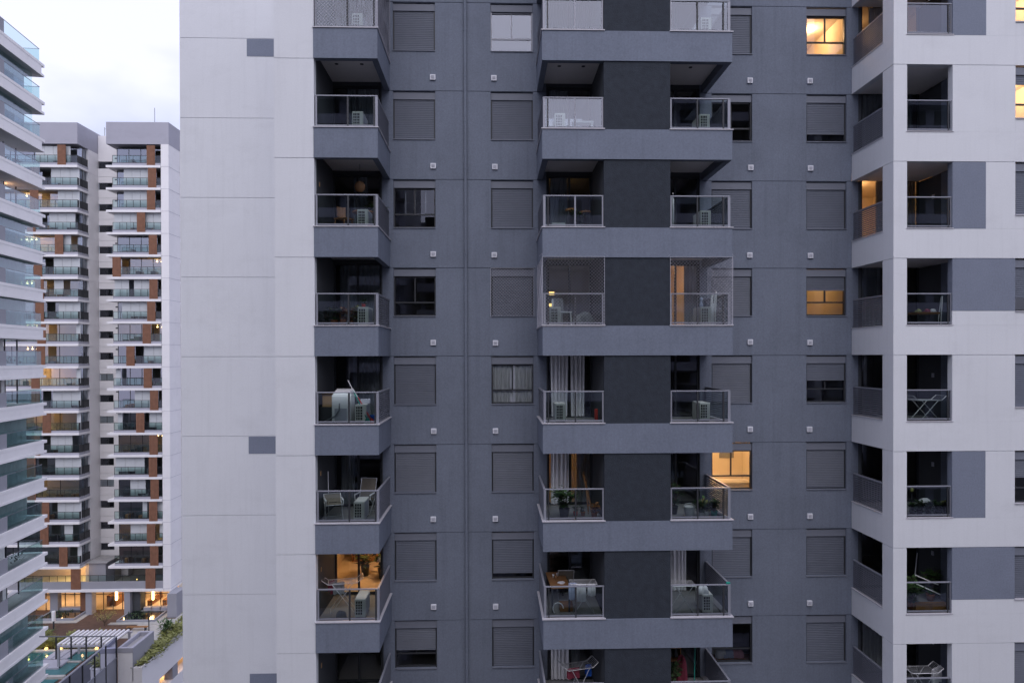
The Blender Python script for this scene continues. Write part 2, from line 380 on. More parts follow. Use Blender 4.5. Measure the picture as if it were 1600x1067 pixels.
def pleat(name, mat, x0, x1, y, z0, z1, label=None, amp=.03, wl=.13, cat='curtain', gather=0.0, group=None):
    n = max(12, int((x1-x0)/wl*8)); mb = MB(); ph = R.random()*6
    pr = [(x0+(x1-x0)*i/n, y+amp*math.sin(ph+2*math.pi*(x1-x0)*i/n/wl + .7*math.sin(i*.23+ph))) for i in range(n+1)]
    xc = (x0+x1)/2; b = 0
    for (xa, ya), (xb, yb) in zip(pr, pr[1:]):
        g = 1-gather
        mb.quad((xc+(xa-xc)*g, ya, z0), (xc+(xb-xc)*g, yb, z0), (xb, yb, z1), (xa, ya, z1))
    o = link(name, mb.mesh(name, mat, True))
    c = Vector(((x0+x1)/2, y, z0)); o.data.transform(Matrix.Translation(-c)); o.location = c
    if label: tag(o, label, cat, group)
    return o
CLOSED = 1.0
WST = {(1,2): dict(drop=0, sash=True), (1,1): dict(drop=0), (1,-3): dict(drop=.56), (2,4): dict(drop=0, whiteframe=True, blind=True),
       (2,0): dict(drop=0, curtain=('curtain', .03, .97)), (2,-2): dict(drop=.86), (3,3): dict(drop=0), (3,-1): dict(drop=0, litroom=120),
       (3,-3): dict(drop=0), (4,4): dict(drop=0, litroom=62), (4,3): dict(drop=.80), (4,1): dict(drop=.36, litroom=6), (4,0): dict(drop=.44), (4,-1): dict(drop=.965),
       (5,4): dict(drop=0, litroom=60), (5,3): dict(drop=.22, litroom=60), (5,1): dict(drop=.70), (5,-1): dict(drop=.42)}
for c in (1, 2, 3, 4):
    for k in range(-3, 5):
        window(c, k, **WST.get((c, k), dict(drop=CLOSED)))

# --- air vents and the drain pipe
vent_me = None
def vent(x, z):
    global vent_me
    mb = MB(); y = YW
    mb.box(x-.09, x+.09, y-.05, y+.01, z-.09, z+.09); v = part(mb, 'air_vent', 'vent', bevel=.012)
    mb = MB()
    for i in range(5): mb.box(x-.055, x+.055, y-.056, y-.048, z-.05+i*.022, z-.038+i*.022)
    part(mb, 'grille', 'ventgrille', v)
for cx, dz in ((-1.93, .435), (.09, .42), (8.60, .42), (10.62, .41)):
    for k in range(-3, 5): vent(cx + R.uniform(-.025, .025), zk(k-1) + dz + R.uniform(-.012, .012))
mb = MB(); mb.tube((-.86, YW-.07, 0), (-.86, YW-.07, zk(5)), .052, 12); pp = part(mb, 'drain_pipe', 'dark', smooth=False)
for k in range(-3, 5):
    for dz in (.45, 1.9):
        z = zk(k-1)+dz+R.uniform(-.15, .15); mb = MB(); mb.tube((-.86, YW-.07, z-.03), (-.86, YW-.07, z+.03), .062, 12); mb.box(-.88, -.84, YW-.05, YW, z-.012, z+.012)
        part(mb, 'pipe_collar', 'dark', pp)

# --- balconies
BT = .18                     # beam thickness
def fzl(j): return zk(j) + .88     # floor of the balcony standing on fascia j
def railing(b, x0, x1, j, posts, y=.075, thick=None, glassmat='glass'):
    zc = zk(j) + .912; zt = zk(j) + 1.85
    mb = MB(); mb.box(x0, x1, y-.03, y+.03, zt-.035, zt); part(mb, 'handrail', 'alul', b, .006)
    mb = MB(); mb.box(x0, x1, y-.018, y+.018, zc+.035, zc+.075); part(mb, 'bottom_rail', 'alu', b)
    for px, wd, m in posts:
        mb = MB(); mb.box(px-wd/2, px+wd/2, y-.024, y+.024, zc, zt-.035); part(mb, 'post', m, b, .004)
    xs = [x0+.02] + [p[0] for p in posts if x0+.3 < p[0] < x1-.3] + [x1-.02]
    for a, c in zip(xs, xs[1:]):
        mb = MB(); mb.quad((a, y, zc+.06), (c, y, zc+.06), (c, y, zt-.03), (a, y, zt-.03)); part(mb, 'glass_pane', glassmat, b)
LOUV = {}
def louvre_y(b, x, y0, y1, j, wd=.05):
    zc = zk(j) + .912; zt = zk(j) + 1.85
    mb = MB(); n = 14
    for i in range(n):
        z = zc + .05 + i*(zt-.05-zc-.06)/(n-1)
        mb.box(x-.017, x+.017, y0, y1, z-.0165, z+.0165)
    part(mb, 'louvre_blades', 'louvre', b)
    mb = MB(); mb.box(x-.03, x+.03, y0-.04, y1, zt-.035, zt); part(mb, 'side_handrail', 'alul', b)
    mb = MB(); mb.box(x-.014, x+.014, y1-.04, y1, zc, zt-.035); part(mb, 'side_post', 'louvre', b)
def downlight(b, x, y, z):
    mb = MB(); mb.lathe([(.055, -.012), (.06, 0)], (x, y, z), 10); part(mb, 'downlight', 'alud', b)
def sliding_door(x0, x1, j, y=YW+.05, bars=2, dark=True, top=2.16):
    zf = fzl(j); zt = zf + top
    mb = MB(); mb.box(x0, x1, y, y+.07, zf, zf+.05); mb.box(x0, x1, y, y+.07, zt-.06, zt); mb.box(x0, x0+.06, y, y+.07, zf+.05, zt-.06); mb.box(x1-.06, x1, y, y+.07, zf+.05, zt-.06)
    d = part(mb, 'sliding_door', 'alud')
    xs = [x0+.06] + [x0+(x1-x0)*i/bars for i in range(1, bars)] + [x1-.06]
    for x in xs[1:-1]:
        mb = MB(); mb.box(x-.035, x+.035, y+.005, y+.06, zf+.05, zt-.06); part(mb, 'door_stile', 'alud', d)
    for a, c in zip(xs, xs[1:]):
        mb = MB(); mb.quad((a, y+.03, zf+.05), (c, y+.03, zf+.05), (c, y+.03, zt-.06), (a, y+.03, zt-.06)); part(mb, 'pane', 'winglass', d)
    return d
def room(x0, x1, j, lit=None, y0=YW+.17, depth=3.6, lx=None, mat=None, ly=1.6):
    mb = MB(); zf = fzl(j); mb.inbox(x0, x1, y0, y0+depth, zf, zf+2.35); r = part(mb, 'room', mat or ('roomlit' if lit else 'room'))
    if lit: lamp('room_lamp', (lx if lx is not None else (x0+x1)/2, y0+ly, zf+2.1), lit, (1, .52, .21))
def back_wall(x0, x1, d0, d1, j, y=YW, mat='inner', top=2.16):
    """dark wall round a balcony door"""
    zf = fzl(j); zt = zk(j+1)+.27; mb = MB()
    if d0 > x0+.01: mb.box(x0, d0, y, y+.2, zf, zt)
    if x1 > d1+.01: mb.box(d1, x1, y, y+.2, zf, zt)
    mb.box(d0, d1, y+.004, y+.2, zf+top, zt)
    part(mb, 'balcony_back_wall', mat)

for j in range(KMIN, KMAX+1):
    z0 = zk(j); zt = z0+.88; zf = fzl(j)
    # ---- stack beside the white strip
    xl, xr = -5.20, -3.334
    mb = MB(); mb.box(xl, xr, -.022, BT, z0, zt); mb.box(xr-BT, xr, BT, YW-.002, z0, zt)
    b = part(mb, 'balcony', 'dark')
    mb = MB(); mb.box(xl, xr-BT-.002, BT+.002, YW-.002, z0+.42, zf-.02); part(mb, 'slab', 'tile', b)
    mb = MB(); mb.box(xl, xr-BT-.004, BT+.004, YW-.004, z0+.26, z0+.40); part(mb, 'ceiling', 'soffit', b)
    for x in (-4.75, -3.98): downlight(b, x, 1.0, z0+.26)
    mb = MB(); mb.box(xl-.02, xr+.03, -.05, BT+.02, zt, zt+.03); mb.box(xr-BT-.02, xr+.03, BT+.02, YW-.003, zt, zt+.03); part(mb, 'coping', 'coping', b)
    if j < KMAX:
        railing(b, xl+.03, xr-.01, j, [(xl+.06, .05, 'alul'), (-4.22, .05, 'alud'), (xr-.115, .045, 'alud'), (xr-.045, .075, 'alul')])
        louvre_y(b, xr-.05, .13, YW-.02, j)
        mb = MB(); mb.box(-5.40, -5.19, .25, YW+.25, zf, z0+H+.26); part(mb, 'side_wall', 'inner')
        back_wall(-5.19, -3.602, -5.19, -3.634, j)
        if -4 <= j: sliding_door(-5.19, -3.634, j)
    # ---- middle stacks either side of the black panel
    xl, xr = 1.495, 7.152
    mb = MB(); mb.box(xl, xr, -.022, BT, z0, zt); mb.box(xl, xl+BT, BT, YW-.002, z0, zt); mb.box(xr-BT, xr, BT, YW-.002, z0, zt)
    b = part(mb, 'balcony', 'dark')
    for q0, q1 in ((xl+BT+.002, 3.32), (5.307, xr-BT-.002)): part(MB().box(q0, q1, BT+.002, YW-.002, z0+.42, zf-.02), 'slab', 'tile', b)
    for q0, q1 in ((xl+BT+.004, 3.32), (5.307, xr-BT-.004)): part(MB().box(q0, q1, BT+.004, YW-.004, z0+.26, z0+.40), 'ceiling', 'soffit', b)
    for x in (2.1, 2.85, 6.2): downlight(b, x, 1.0, z0+.26)
    for a, c in ((xl-.03, 3.35), (5.28, xr+.03)):
        mb = MB(); mb.box(a, c, -.05, BT+.02, zt, zt+.03)
        if a < 2: mb.box(a, a+BT+.05, BT+.02, YW-.003, zt, zt+.03)
        else: mb.box(c-BT-.05, c, BT+.02, YW-.003, zt, zt+.03)
        part(mb, 'coping', 'coping', b)
    if j < KMAX:
        railing(b, xl+.03, 3.318, j, [(xl+.06, .07, 'alul'), (xl+.17, .035, 'alud'), (2.47, .045, 'alud' if j < 1 else 'alul'), (3.29, .045, 'alul')])
        railing(b, 5.31, xr-.04, j, [(5.335, .045, 'alul'), (6.13, .045, 'alud'), (xr-.24, .05, 'alud'), (xr-.07, .08, 'alul')])
        louvre_y(b, xl+.05, .13, YW-.02, j); louvre_y(b, xr-.05, .13, YW-.02, j)
        mb = MB(); mb.box(3.322, 5.305, .012, .2, zt+.002, z0+H-.002); part(mb, 'black_panel', 'black')
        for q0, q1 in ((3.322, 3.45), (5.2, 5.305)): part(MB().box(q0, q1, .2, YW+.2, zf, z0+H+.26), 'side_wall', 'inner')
        back_wall(1.802, 3.322, 1.83, 3.30, j); back_wall(5.305, 6.905, 5.33, 6.89, j)
        sliding_door(1.83, 3.30, j); sliding_door(5.33, 6.89, j)
    # ---- white bay
    X0 = 12.04; zp = zt
    mb = MB()                                            # corner: fascia + posts of this storey, front and side
    gz = z0 + .0
    # fascia band front
    mb.box(X0, 17.3, 0, .22, z0, zt); mb.box(X0, X0+.22, .22, YW-.002, z0, zt)
    b = part(mb, 'balcony', 'white')
    mb = MB(); mb.box(12.43, 13.87, -.02, .24, zt, zt+.025); part(mb, 'coping', 'coping', b)
    mb = MB(); mb.box(X0-.02, X0+.24, .55, YW-.003, zt, zt+.025); part(mb, 'side_coping', 'coping', b)
    mb = MB(); mb.box(X0+.222, 14.35, .222, YW-.002, z0+.3, zf-.02); part(mb, 'slab', 'tile', b)
    mb = MB(); mb.box(X0+.222, 14.35, .224, YW-.004, z0+.01, z0+.28); part(mb, 'ceiling', 'soffit', b)
    if j < KMAX:
        zt2 = z0 + H - GR; k = j+1
        mb = MB(); mb.box(X0, 12.451, 0, .22, zt, zt2); mb.box(X0, X0+.22, .22, .57, zt, zt2)
        mb.box(X0+.02, 12.44, .02, .22, zt2, z0+H); mb.box(X0+.02, X0+.22, .22, .57, zt2, z0+H); part(mb, 'corner_post', 'white')
        zb5, zt5 = wz(k)
        gp = {4: (14.865, zt), 2: (14.865, zt), 1: (15.772, zb5), -1: (14.865, zt), -2: (15.772, zb5)}.get(k)
        xs = 13.843
        if gp:
            mb = MB(); mb.box(13.843, gp[0], -.003, .22, gp[1], zt2); mb.box(13.85, gp[0], .02, .22, zt2, z0+H); part(mb, 'painted_panel', 'panelgrey'); xs = gp[0]
            if gp[1] > zt + .01:
                mb = MB(); mb.box(13.843, gp[0], 0, .22, zt+.002, gp[1]-.004); part(mb, 'wall_panel', 'white')
        mb = MB()
        if xs < 15.76:
            mb.box(xs+.003, 15.772, 0, .22, zt+.002, zt2); mb.box(xs+.003, 15.772, .02, .22, zt2, z0+H)
        mb.box(15.774, 17.1, 0, .22, zt+.002, zb5-.03); mb.box(17.1, 17.3, 0, .22, zt+.002, zt2); part(mb, 'wall_panel', 'white')
        zc = zt
        railing(b, 12.455, 13.84, j, [(12.475, .035, 'alud'), (13.74, .035, 'alud'), (13.82, .04, 'alu')], y=.06)
        louvre_y(b, X0+.06, .60, YW-.03, j)
        mb = MB(); mb.box(14.35, 14.5, .22, 1.28, zf, z0+H); part(mb, 'side_wall', 'dark')
        part(MB().box(14.36, 14.5, 1.282, YW+.2, zf, z0+H), 'side_wall', 'inner'); part(MB().box(12.26, 12.36, YW, YW+.2, zf, z0+H), 'door_jamb', 'inner')
        mb = MB(); mb.box(12.042, 12.26, YW, YW+.2, zk(j)+.6, z0+H); part(mb, 'side_wall', 'dark')
        mb = MB(); mb.box(12.36, 14.36, YW+.004, YW+.2, zf+2.16, z0+H+.2); part(mb, 'balcony_back_wall', 'inner')
        sliding_door(12.36, 14.36, j)
for k in range(-3, 5):
    window(5, k, yf=0.0, **WST.get((5, k), dict(drop=CLOSED)))

# rooms behind the balcony doors (storey k stands on fascia k-1)
LIT = {('a', -2): 60, ('b', -1): 12, ('c', 1): 24, ('d', 2): 48, ('d', 4): 10}
for k in range(-3, 5):
    j = k-1
    room(-5.75, -3.62, j, LIT.get(('a', k)), lx=-4.0, depth=4.3)
    room(1.55, 4.2, j, LIT.get(('b', k)), lx=2.9)
    room(4.4, 6.95, j, LIT.get(('c', k)), lx=5.6)
    room(12.1, 14.9, j, LIT.get(('d', k)), lx=12.9)

# ================================================================== THINGS ON THE BALCONIES
ORD = {4: 'topmost', 3: 'second', 2: 'third', 1: 'fourth', 0: 'fifth', -1: 'sixth', -2: 'seventh', -3: 'lowest'}
WHERE = {'a': 'balcony beside the white wall', 'b': 'balcony left of the black panels', 'c': 'balcony right of the black panels', 'd': 'white bay balcony'}
def at(s, k): return '%s %s' % (ORD[k], WHERE[s])
FL = lambda k: fzl(k-1)

def ac_unit(x, y, z, label, proto=[None]):
    if proto[0] is None:
        o = MB().box(-.16, .16, 0, .78, .04, .58).build('air_conditioner', 'acwhite', bevel=.015)
        MB().box(-.12, .06, -.004, .0, .12, .52).build('grille_dark_plate', 'blackfill', o)  # black plate on the face, coloured as the dark behind the grille
        mb = MB()
        for i in range(1, 4): mb.box(-.12+.045*i-.006, -.12+.045*i+.006, -.012, -.003, .12, .52)
        for i in range(1, 5): mb.box(-.12, .06, -.010, -.003, .12+.08*i-.008, .12+.08*i+.008)
        mb.build('grille_bars', 'acwhite', o)
        mb = MB(); mb.box(.162, .168, .12, .66, .08, .54); mb.build('fan_grille', 'ventgrille', o)
        mb = MB(); mb.box(-.15, .15, .08, .14, 0, .04); mb.box(-.15, .15, .62, .68, 0, .04); mb.build('feet', 'alud', o)
        proto[0] = o
    else:
        o = clone(proto[0])
    o.location = (x, y, z); tag(o, label, 'air conditioner', 'air conditioners standing on the balconies'); return o
for k, dx in ((4, 0), (3, 0), (2, .14), (1, .14), (0, .05), (-1, .0), (-2, .02), (-3, .02)):
    ac_unit(-3.98+dx, .28, FL(k), 'off-white air conditioner unit on the ' + at('a', k))
for k, dx in ((3, 0), (1, -.15), (0, .0)):
    ac_unit(2.05+dx, .30, FL(k), 'off-white air conditioner unit on the ' + at('b', k))
for k, dx in ((4, .05), (3, 0), (2, .03), (1, .03), (0, .03), (-2, .08)):
    ac_unit(6.42+dx, .28 + (.1 if k == 0 else 0), FL(k), 'off-white air conditioner unit on the ' + at('c', k))

def plant(name, x, y, z, h, spread, n, mat, label, pot=(.13, .22, 'terra'), seed=1, leaf=(.16, .06), up=.6, cat='potted plant', group='potted plants on the balconies'):
    r = random.Random(seed); e = empty(name, (x, y, z)); tag(e, label, cat, group)
    pr, ph, pm = pot
    MB().lathe([(pr*.7, 0), (pr*.95, ph*.9), (pr, ph), (pr*.86, ph), (pr*.8, ph-.03), (.01, ph-.03)], n=14).build('pot', pm, e, True)
    n = int(n*2.2); leaf = (leaf[0]*1.2, leaf[1]*1.3); st = MB(); lf = MB()
    stems = max(3, n//12)
    for i in range(stems):
        a = r.uniform(0, 6.28); q = spread*r.uniform(.25, 1); hh = h*r.uniform(.6, 1)
        tip = Vector((math.cos(a)*q, math.sin(a)*q*.8, ph+hh)); base = Vector((math.cos(a)*.03, math.sin(a)*.03, ph-.03)); mid = (base+tip)/2 + Vector((0, 0, hh*.15))
        st.path([tuple(base), tuple(mid), tuple(tip)], .008, 5)
        for m_ in range(n//stems):
            t = r.uniform(.25, 1.0); p = (base*(1-t)+mid*t) if t < .5 else (mid*(2-2*t)+tip*(2*t-1))
            b = r.uniform(0, 6.28); d = Vector((math.cos(b), math.sin(b), up*r.uniform(-.3, 1.2)))
            lf.leaf(p, d, leaf[0]*r.uniform(.6, 1.25), leaf[1]*r.uniform(.7, 1.2))
    st.build('stems', 'bark', e); lf.build('foliage', mat, e); return e

def folding_chair(x, y, z, rz, label, h=.95):
    e = empty('folding_chair', (x, y, z), rz); tag(e, label, 'chair', 'folding chairs on the balconies')
    for s in (-.25, .25):
        mb = MB(); mb.path([(s, .38, 0), (s, -.10, .42), (s, -.16, .46)], .013); mb.path([(s, -.26, 0), (s, .22, .42), (s, .40, h)], .013)
        mb.build('side_frame', 'steel', e)
        mb = MB(); mb.box(s-.025, s+.025, -.20, .28, .585, .605); mb.tube((s, -.19, .44), (s, -.19, .59), .01); mb.build('armrest', 'whiteplastic', e, bevel=.005)
    mb = MB(); mb.tube((-.25, .40, h), (.25, .40, h), .013); mb.tube((-.25, .38, 0), (.25, .38, 0), .012); mb.tube((-.25, -.26, 0), (.25, -.26, 0), .012); mb.tube((-.25, -.16, .45), (.25, -.16, .45), .012); mb.build('crossbars', 'steel', e)
    mb = MB()
    for i in range(6):
        t0, t1 = i/6, (i+1)/6; f = lambda t: (-.16+.38*t, .45-.05*math.sin(math.pi*t))
        (ya, za), (yb, zb) = f(t0), f(t1); mb.quad((-.24, ya, za), (.24, ya, za), (.24, yb, zb), (-.24, yb, zb))
    mb.build('seat', 'canvas', e, True)
    mb = MB(); mb.quad((-.24, .23, .47), (.24, .23, .47), (.24, .395, h-.02), (-.24, .395, h-.02)); mb.build('backrest', 'canvas', e)
    return e

def drying_rack(x, y, z, rz, label, wing=True, wd=.55, ln=1.0, h=.9):
    e = empty('drying_rack', (x, y, z), rz); tag(e, label, 'drying rack', 'clothes drying racks on the balconies')
    for s in (-ln/2, ln/2):
        pass
    mb = MB()
    for s in (-wd/2, wd/2):
        mb.tube((-ln*.42, s, 0), (ln*.36, s, h), .011); mb.tube((ln*.42, s, 0), (-ln*.36, s, h), .011)
    mb.tube((-ln*.42, -wd/2, .0), (-ln*.42, wd/2, 0), .011); mb.tube((ln*.42, -wd/2, 0), (ln*.42, wd/2, 0), .011)
    mb.build('legs', 'steel', e)
    mb = MB(); mb.path([(-ln*.5, -wd/2, h), (ln*.5, -wd/2, h), (ln*.5, wd/2, h), (-ln*.5, wd/2, h), (-ln*.5, -wd/2, h)], .011); mb.build('top_frame', 'steel', e)
    mb = MB()
    for i in range(9): yy = -wd/2+wd*(i+.5)/9; mb.tube((-ln*.5, yy, h), (ln*.5, yy, h), .004, 4)
    mb.build('wires', 'steel', e)
    if wing:
        for s in (-1, 1):
            mb = MB(); a = (s*ln*.5, -wd/2, h); c = (s*ln*.72, -wd/2, h+.14); d = (s*ln*.72, wd/2, h+.14); f = (s*ln*.5, wd/2, h)
            mb.path([a, c, d, f], .01)
            for i in range(4): t = (i+1)/5; mb.tube((s*ln*(.5+.22*t), -wd/2, h+.14*t), (s*ln*(.5+.22*t), wd/2, h+.14*t), .004, 4)
            mb.build('wing', 'steel', e)
    return e
def draped(name, mat, x, y, z, wd, front, back, label, rz=0, cat='cloth', group=None, thick=.03, seed=0):
    """cloth hanging over a bar: wavy sheet with a front and a back fall"""
    r = random.Random(seed); n = 14; mb = MB(); rows = [(-thick, -front), (-thick*1.2, -front*.5), (-thick*.7, -.03), (0, .008), (thick*.7, -.03), (thick*1.2, -back*.5), (thick, -back)]
    P = []
    for iy, (yy, zz) in enumerate(rows):
        P.append([(-wd/2+wd*i/n, yy+.014*math.sin(i*1.1+iy*.6+seed), zz+.012*math.sin(i*.7+seed)*(1 if abs(zz) > .1 else 0)) for i in range(n+1)])
    for a, b in zip(P, P[1:]):
        for i in range(n): mb.quad(a[i], a[i+1], b[i+1], b[i])
    o = mb.build(name, mat, None, True, loc=(x, y, z)); o.rotation_euler = (0, 0, rz); tag(o, label, cat, group); return o
def heap(name, mat, x, y, z, sx, sy, sz, label, cat, seed=0, group=None):
    r = random.Random(seed); mb = MB(); nu, nv = 16, 7; P = []
    for j in range(nv+1):
        row = []
        for i in range(nu):
            a = 2*math.pi*i/nu; t = j/nv; rad = math.cos(t*math.pi/2)**.6 * (1+.16*math.sin(3*a+seed+2*t)+.10*math.sin(5*a+seed*2+5*t))
            row.append((sx*rad*math.cos(a), sy*rad*math.sin(a), sz*math.sin(t*math.pi/2)*(1+.12*math.sin(2*a+seed))))
        P.append(row)
    for a, b in zip(P, P[1:]):
        for i in range(nu): mb.quad(a[i], a[(i+1)%nu], b[(i+1)%nu], b[i])
    o = mb.build(name, mat, None, True, loc=(x, y, z)); tag(o, label, cat, group); return o
def net(x0, x1, y, z0, z1, label, parent=None, axis='x', pitch=.10, r=.0029):
    """knotted safety net: two families of diagonal cords inside a rectangle"""
    mb = MB(); wd, ht = x1-x0, z1-z0
    P = (lambda u, v: (x0+u, y+.012*math.sin(u*9)*math.sin(v*7), z0+v)) if axis == 'x' else (lambda u, v: (y+.012*math.sin(u*9)*math.sin(v*7), x0+u, z0+v))
    n = int((wd+ht)/pitch)+1
    for i in range(n+1):
        c = i*pitch
        a = (c, 0) if c <= wd else (wd, c-wd); b = (0, c) if c <= ht else (c-ht, ht)
        mb.tube(P(*a), P(*b), r, 3, caps=False)
        a2 = (wd-a[0], a[1]); b2 = (wd-b[0], b[1]); mb.tube(P(*a2), P(*b2), r, 3, caps=False)
    for a, b in (((0,0),(wd,0)), ((wd,0),(wd,ht)), ((wd,ht),(0,ht)), ((0,ht),(0,0))): mb.tube(P(*a), P(*b), .007, 4)
    return mb
def safety_net(label, panels):
    e = empty('safety_net', panels[0][:1] + (panels[0][2],) + (panels[0][3],) if False else (panels[0][0], panels[0][2], panels[0][3]))
    tag(e, label, 'safety net', 'white safety nets')
    for x0, x1, y, z0, z1, ax in panels:
        o = net(x0, x1, y, z0, z1, None, axis=ax).build('net_panel', 'net', e); o.location = -Vector(e.location)
    return e
zf = FL(4); safety_net('white netting covering the topmost balcony beside the white wall', [(-5.18, -3.34, -.03, zf+.03, zk(4)+.02, 'x'), (0.0, 2.34, -3.325, zf+.03, zk(4)+.02, 'y')])
zf = FL(1); safety_net('white netting covering the fourth balcony left of the black panels', [(1.49, 3.33, -.03, zf-.02, zk(1)+.02, 'x'), (0.0, 2.34, 1.487, zf-.02, zk(1)+.02, 'y')])
safety_net('white netting covering the fourth balcony right of the black panels', [(5.29, 7.16, -.03, zf-.02, zk(1)+.02, 'x'), (0.0, 2.34, 7.16, zf-.02, zk(1)+.02, 'y')])
a, b_ = wz(1); safety_net('white netting stretched over the closed shutter window before the middle balconies', [(W[2][0]-.02, W[2][1]+.02, YW-.012, a-.02, b_, 'x')])

# curtains behind the balcony doors
YC = YW+.168
def cur(s, k, m, x0, x1, what, gather=0.0, z1=2.12, y=YC):
    pleat('curtain', M[m], x0, x1, y, FL(k)+.02, FL(k)+z1, '%s at the door of the %s' % (what, at(s, k)), gather=gather, group='curtains behind balcony doors')
cur('a', 4, 'curtaing', -5.1, -3.7, 'closed grey curtain'); cur('a', 3, 'curtaing', -4.75, -3.7, 'grey curtain'); cur('a', 2, 'curtaing', -4.55, -4.1, 'narrow grey curtain')
cur('a', 1, 'curtaing', -5.0, -3.68, 'full-width grey curtain'); cur('a', 0, 'curtaing', -4.6, -3.7, 'dark grey curtain'); cur('a', -1, 'curtaing', -5.0, -4.55, 'bunched grey curtain')
cur('b', 4, 'curtaing', 1.9, 3.25, 'closed grey curtain'); cur('b', 3, 'curtaing', 1.9, 2.6, 'half-closed grey curtain'); cur('b', 2, 'curtaing', 1.95, 2.5, 'grey curtain')
cur('b', 0, 'curtain', 1.92, 2.5, 'white curtain', .12, y=YW-.06); pleat('curtain', M['curtain'], 2.58, 3.05, YC, FL(0)+.25, FL(0)+2.12, 'wind-blown white curtain drawn aside on the fifth balcony before the black panels', 'curtain', group='curtains behind balcony doors') if False else cur('b', 0, 'curtain', 2.58, 3.05, 'second drawn-aside white curtain', .1, y=YW-.06)
cur('b', -1, 'curtain', 1.92, 2.52, 'wide white curtain', y=YW-.06); cur('b', -1, 'sheer', 2.62, 2.80, 'narrow glowing ivory curtain'); cur('b', -1, 'curtaing', 2.80, 3.28, 'grey curtain'); cur('b', -1, 'curtaing', 2.5, 2.63, 'narrow dark curtain'); cur('b', -3, 'curtain', 1.92, 2.5, 'white curtain', y=YW-.06); cur('b', -3, 'curtaing', 2.6, 2.9, 'narrow grey curtain')
cur('c', -2, 'curtain', 5.78, 6.42, 'white curtain', y=YW-.06); cur('c', 1, 'curtaing', 5.36, 5.84, 'grey curtain'); cur('c', 1, 'curtaing', 6.42, 6.88, 'second grey curtain'); cur('c', -1, 'curtaing', 5.85, 6.2, 'grey curtain')
cur('d', 2, 'curtaing', 12.95, 14.3, 'added grey curtain masking the lit room'); cur('d', 4, 'curtain', 12.7, 13.3, 'white curtain'); cur('d', 3, 'curtaing', 12.5, 14.2, 'full-width grey curtain'); cur('d', 1, 'curtaing', 12.5, 13.1, 'grey curtain'); cur('d', -3, 'curtain', 12.5, 13.2, 'white curtain')  # third-storey grey curtain added to hide the lamp glow from the front

# wall sockets are parts of the building (small pale plates on the dark walls)
for x, k in ((-5.188, -1), (-5.188, -2), (-5.188, -3), (-5.188, 2)):
    mb = MB(); mb.box(x, x+.015, .55, .63, FL(k)+1.32, FL(k)+1.45); part(mb, 'wall_socket', 'card')
for k in (0, -1, -2, -3, 2):
    mb = MB(); mb.box(14.345, 14.36, 1.62, 1.74, FL(k)+1.28, FL(k)+1.42); part(mb, 'wall_socket', 'ventgrille')

# -- third balcony beside the white wall: pendant, table, chair, plant
z = FL(2); e = empty('pendant_lamp', (-4.15, 1.5, z+1.55)); tag(e, 'round wicker pendant lamp hanging over the ' + at('a', 2), 'pendant lamp')
MB().lathe([(.03, -.17), (.10, -.15), (.16, -.06), (.17, .02), (.13, .11), (.05, .16), (.02, .17)], n=16).build('shade', 'wicker', e, True)
MB().tube((0, 0, .16), (0, 0, .70), .006, 5).build('cable', 'alud', e)
def round_table(x, y, z, r, h, label, mat='wood'):
    e = empty('round_table', (x, y, z)); tag(e, label, 'table'); MB().lathe([(r, h-.03), (r, h)], n=24).build('tabletop', mat, e)
    MB().lathe([(.16, 0), (.14, .03), (.025, .05), (.025, h-.03)], n=10).build('pedestal', 'alud', e); return e
round_table(-4.02, 1.35, z, .34, .72, 'round wooden table on the ' + at('a', 2))
e = empty('wooden_chair', (-4.58, 1.15, z), math.radians(60)); tag(e, 'curved wooden chair beside the round table on the ' + at('a', 2), 'chair')
for sx, sy in ((-.2, -.2), (.2, -.2), (-.2, .2), (.2, .2)): MB().tube((sx*1.1, sy*1.1, 0), (sx*.85, sy*.85, .44), .014).build('leg', 'wood', e)
MB().box(-.22, .22, -.22, .22, .44, .47).build('seat', 'wood', e, bevel=.01)
mb = MB(); P = [[(.22*math.sin(a), .22*math.cos(a), zz) for a in [(-1.1+2.2*i/8) for i in range(9)]] for zz in (.55, .70, .86)]
for a, b in zip(P, P[1:]):
    for i in range(8): mb.quad(a[i], a[i+1], b[i+1], b[i])
mb.build('backrest', 'wood', e, True)
plant('potted_plant', -3.80, 1.75, z, .95, .32, 70, 'leaf', 'tall green plant beside the round table on the ' + at('a', 2), seed=3, pot=(.15, .28, 'darkpot'), leaf=(.3, .05))
MB().lathe([(.05, 0), (.07, .1), (.075, .12), (.065, .12)], n=12).build('red_cup', 'red', None, True, loc=(-3.63, .30, z)); tag(bpy.data.objects['red_cup'], 'small red pot beside the air conditioner on the ' + at('a', 2), 'pot')
# -- fourth balcony beside the white wall: row of plants
z = FL(1)
for i, (x, y, h, sp, n, m, pt, d) in enumerate((( -4.97, .5, .42, .18, 50, 'leafd', (.10, .18, 'darkpot'), 'dark green plant at the white wall end'),
        (-4.72, .45, .40, .20, 60, 'leaf', (.12, .2, 'terra'), 'bright green plant second along'), (-4.45, .42, .36, .20, 60, 'leafo', (.11, .22, 'terra'), 'orange-leaved plant in a clay pot'),
        (-4.27, .75, .34, .16, 45, 'leafo', (.10, .20, 'terra'), 'smaller orange-leaved plant by the rail post'), (-4.06, .6, .46, .20, 70, 'leafy', (.12, .22, 'darkpot'), 'yellow-green plant in a dark pot'))):
    plant('potted_plant', x, y, z, h, sp, n, m, d + ' on the ' + at('a', 1), pt, seed=20+i, leaf=(.15, .05))
plant('potted_plant', -3.86, .5, z+.58, .16, .12, 30, 'leaf', 'little red-potted plant atop the air conditioner, ' + at('a', 1), (.07, .11, 'red'), seed=31, leaf=(.1, .04))
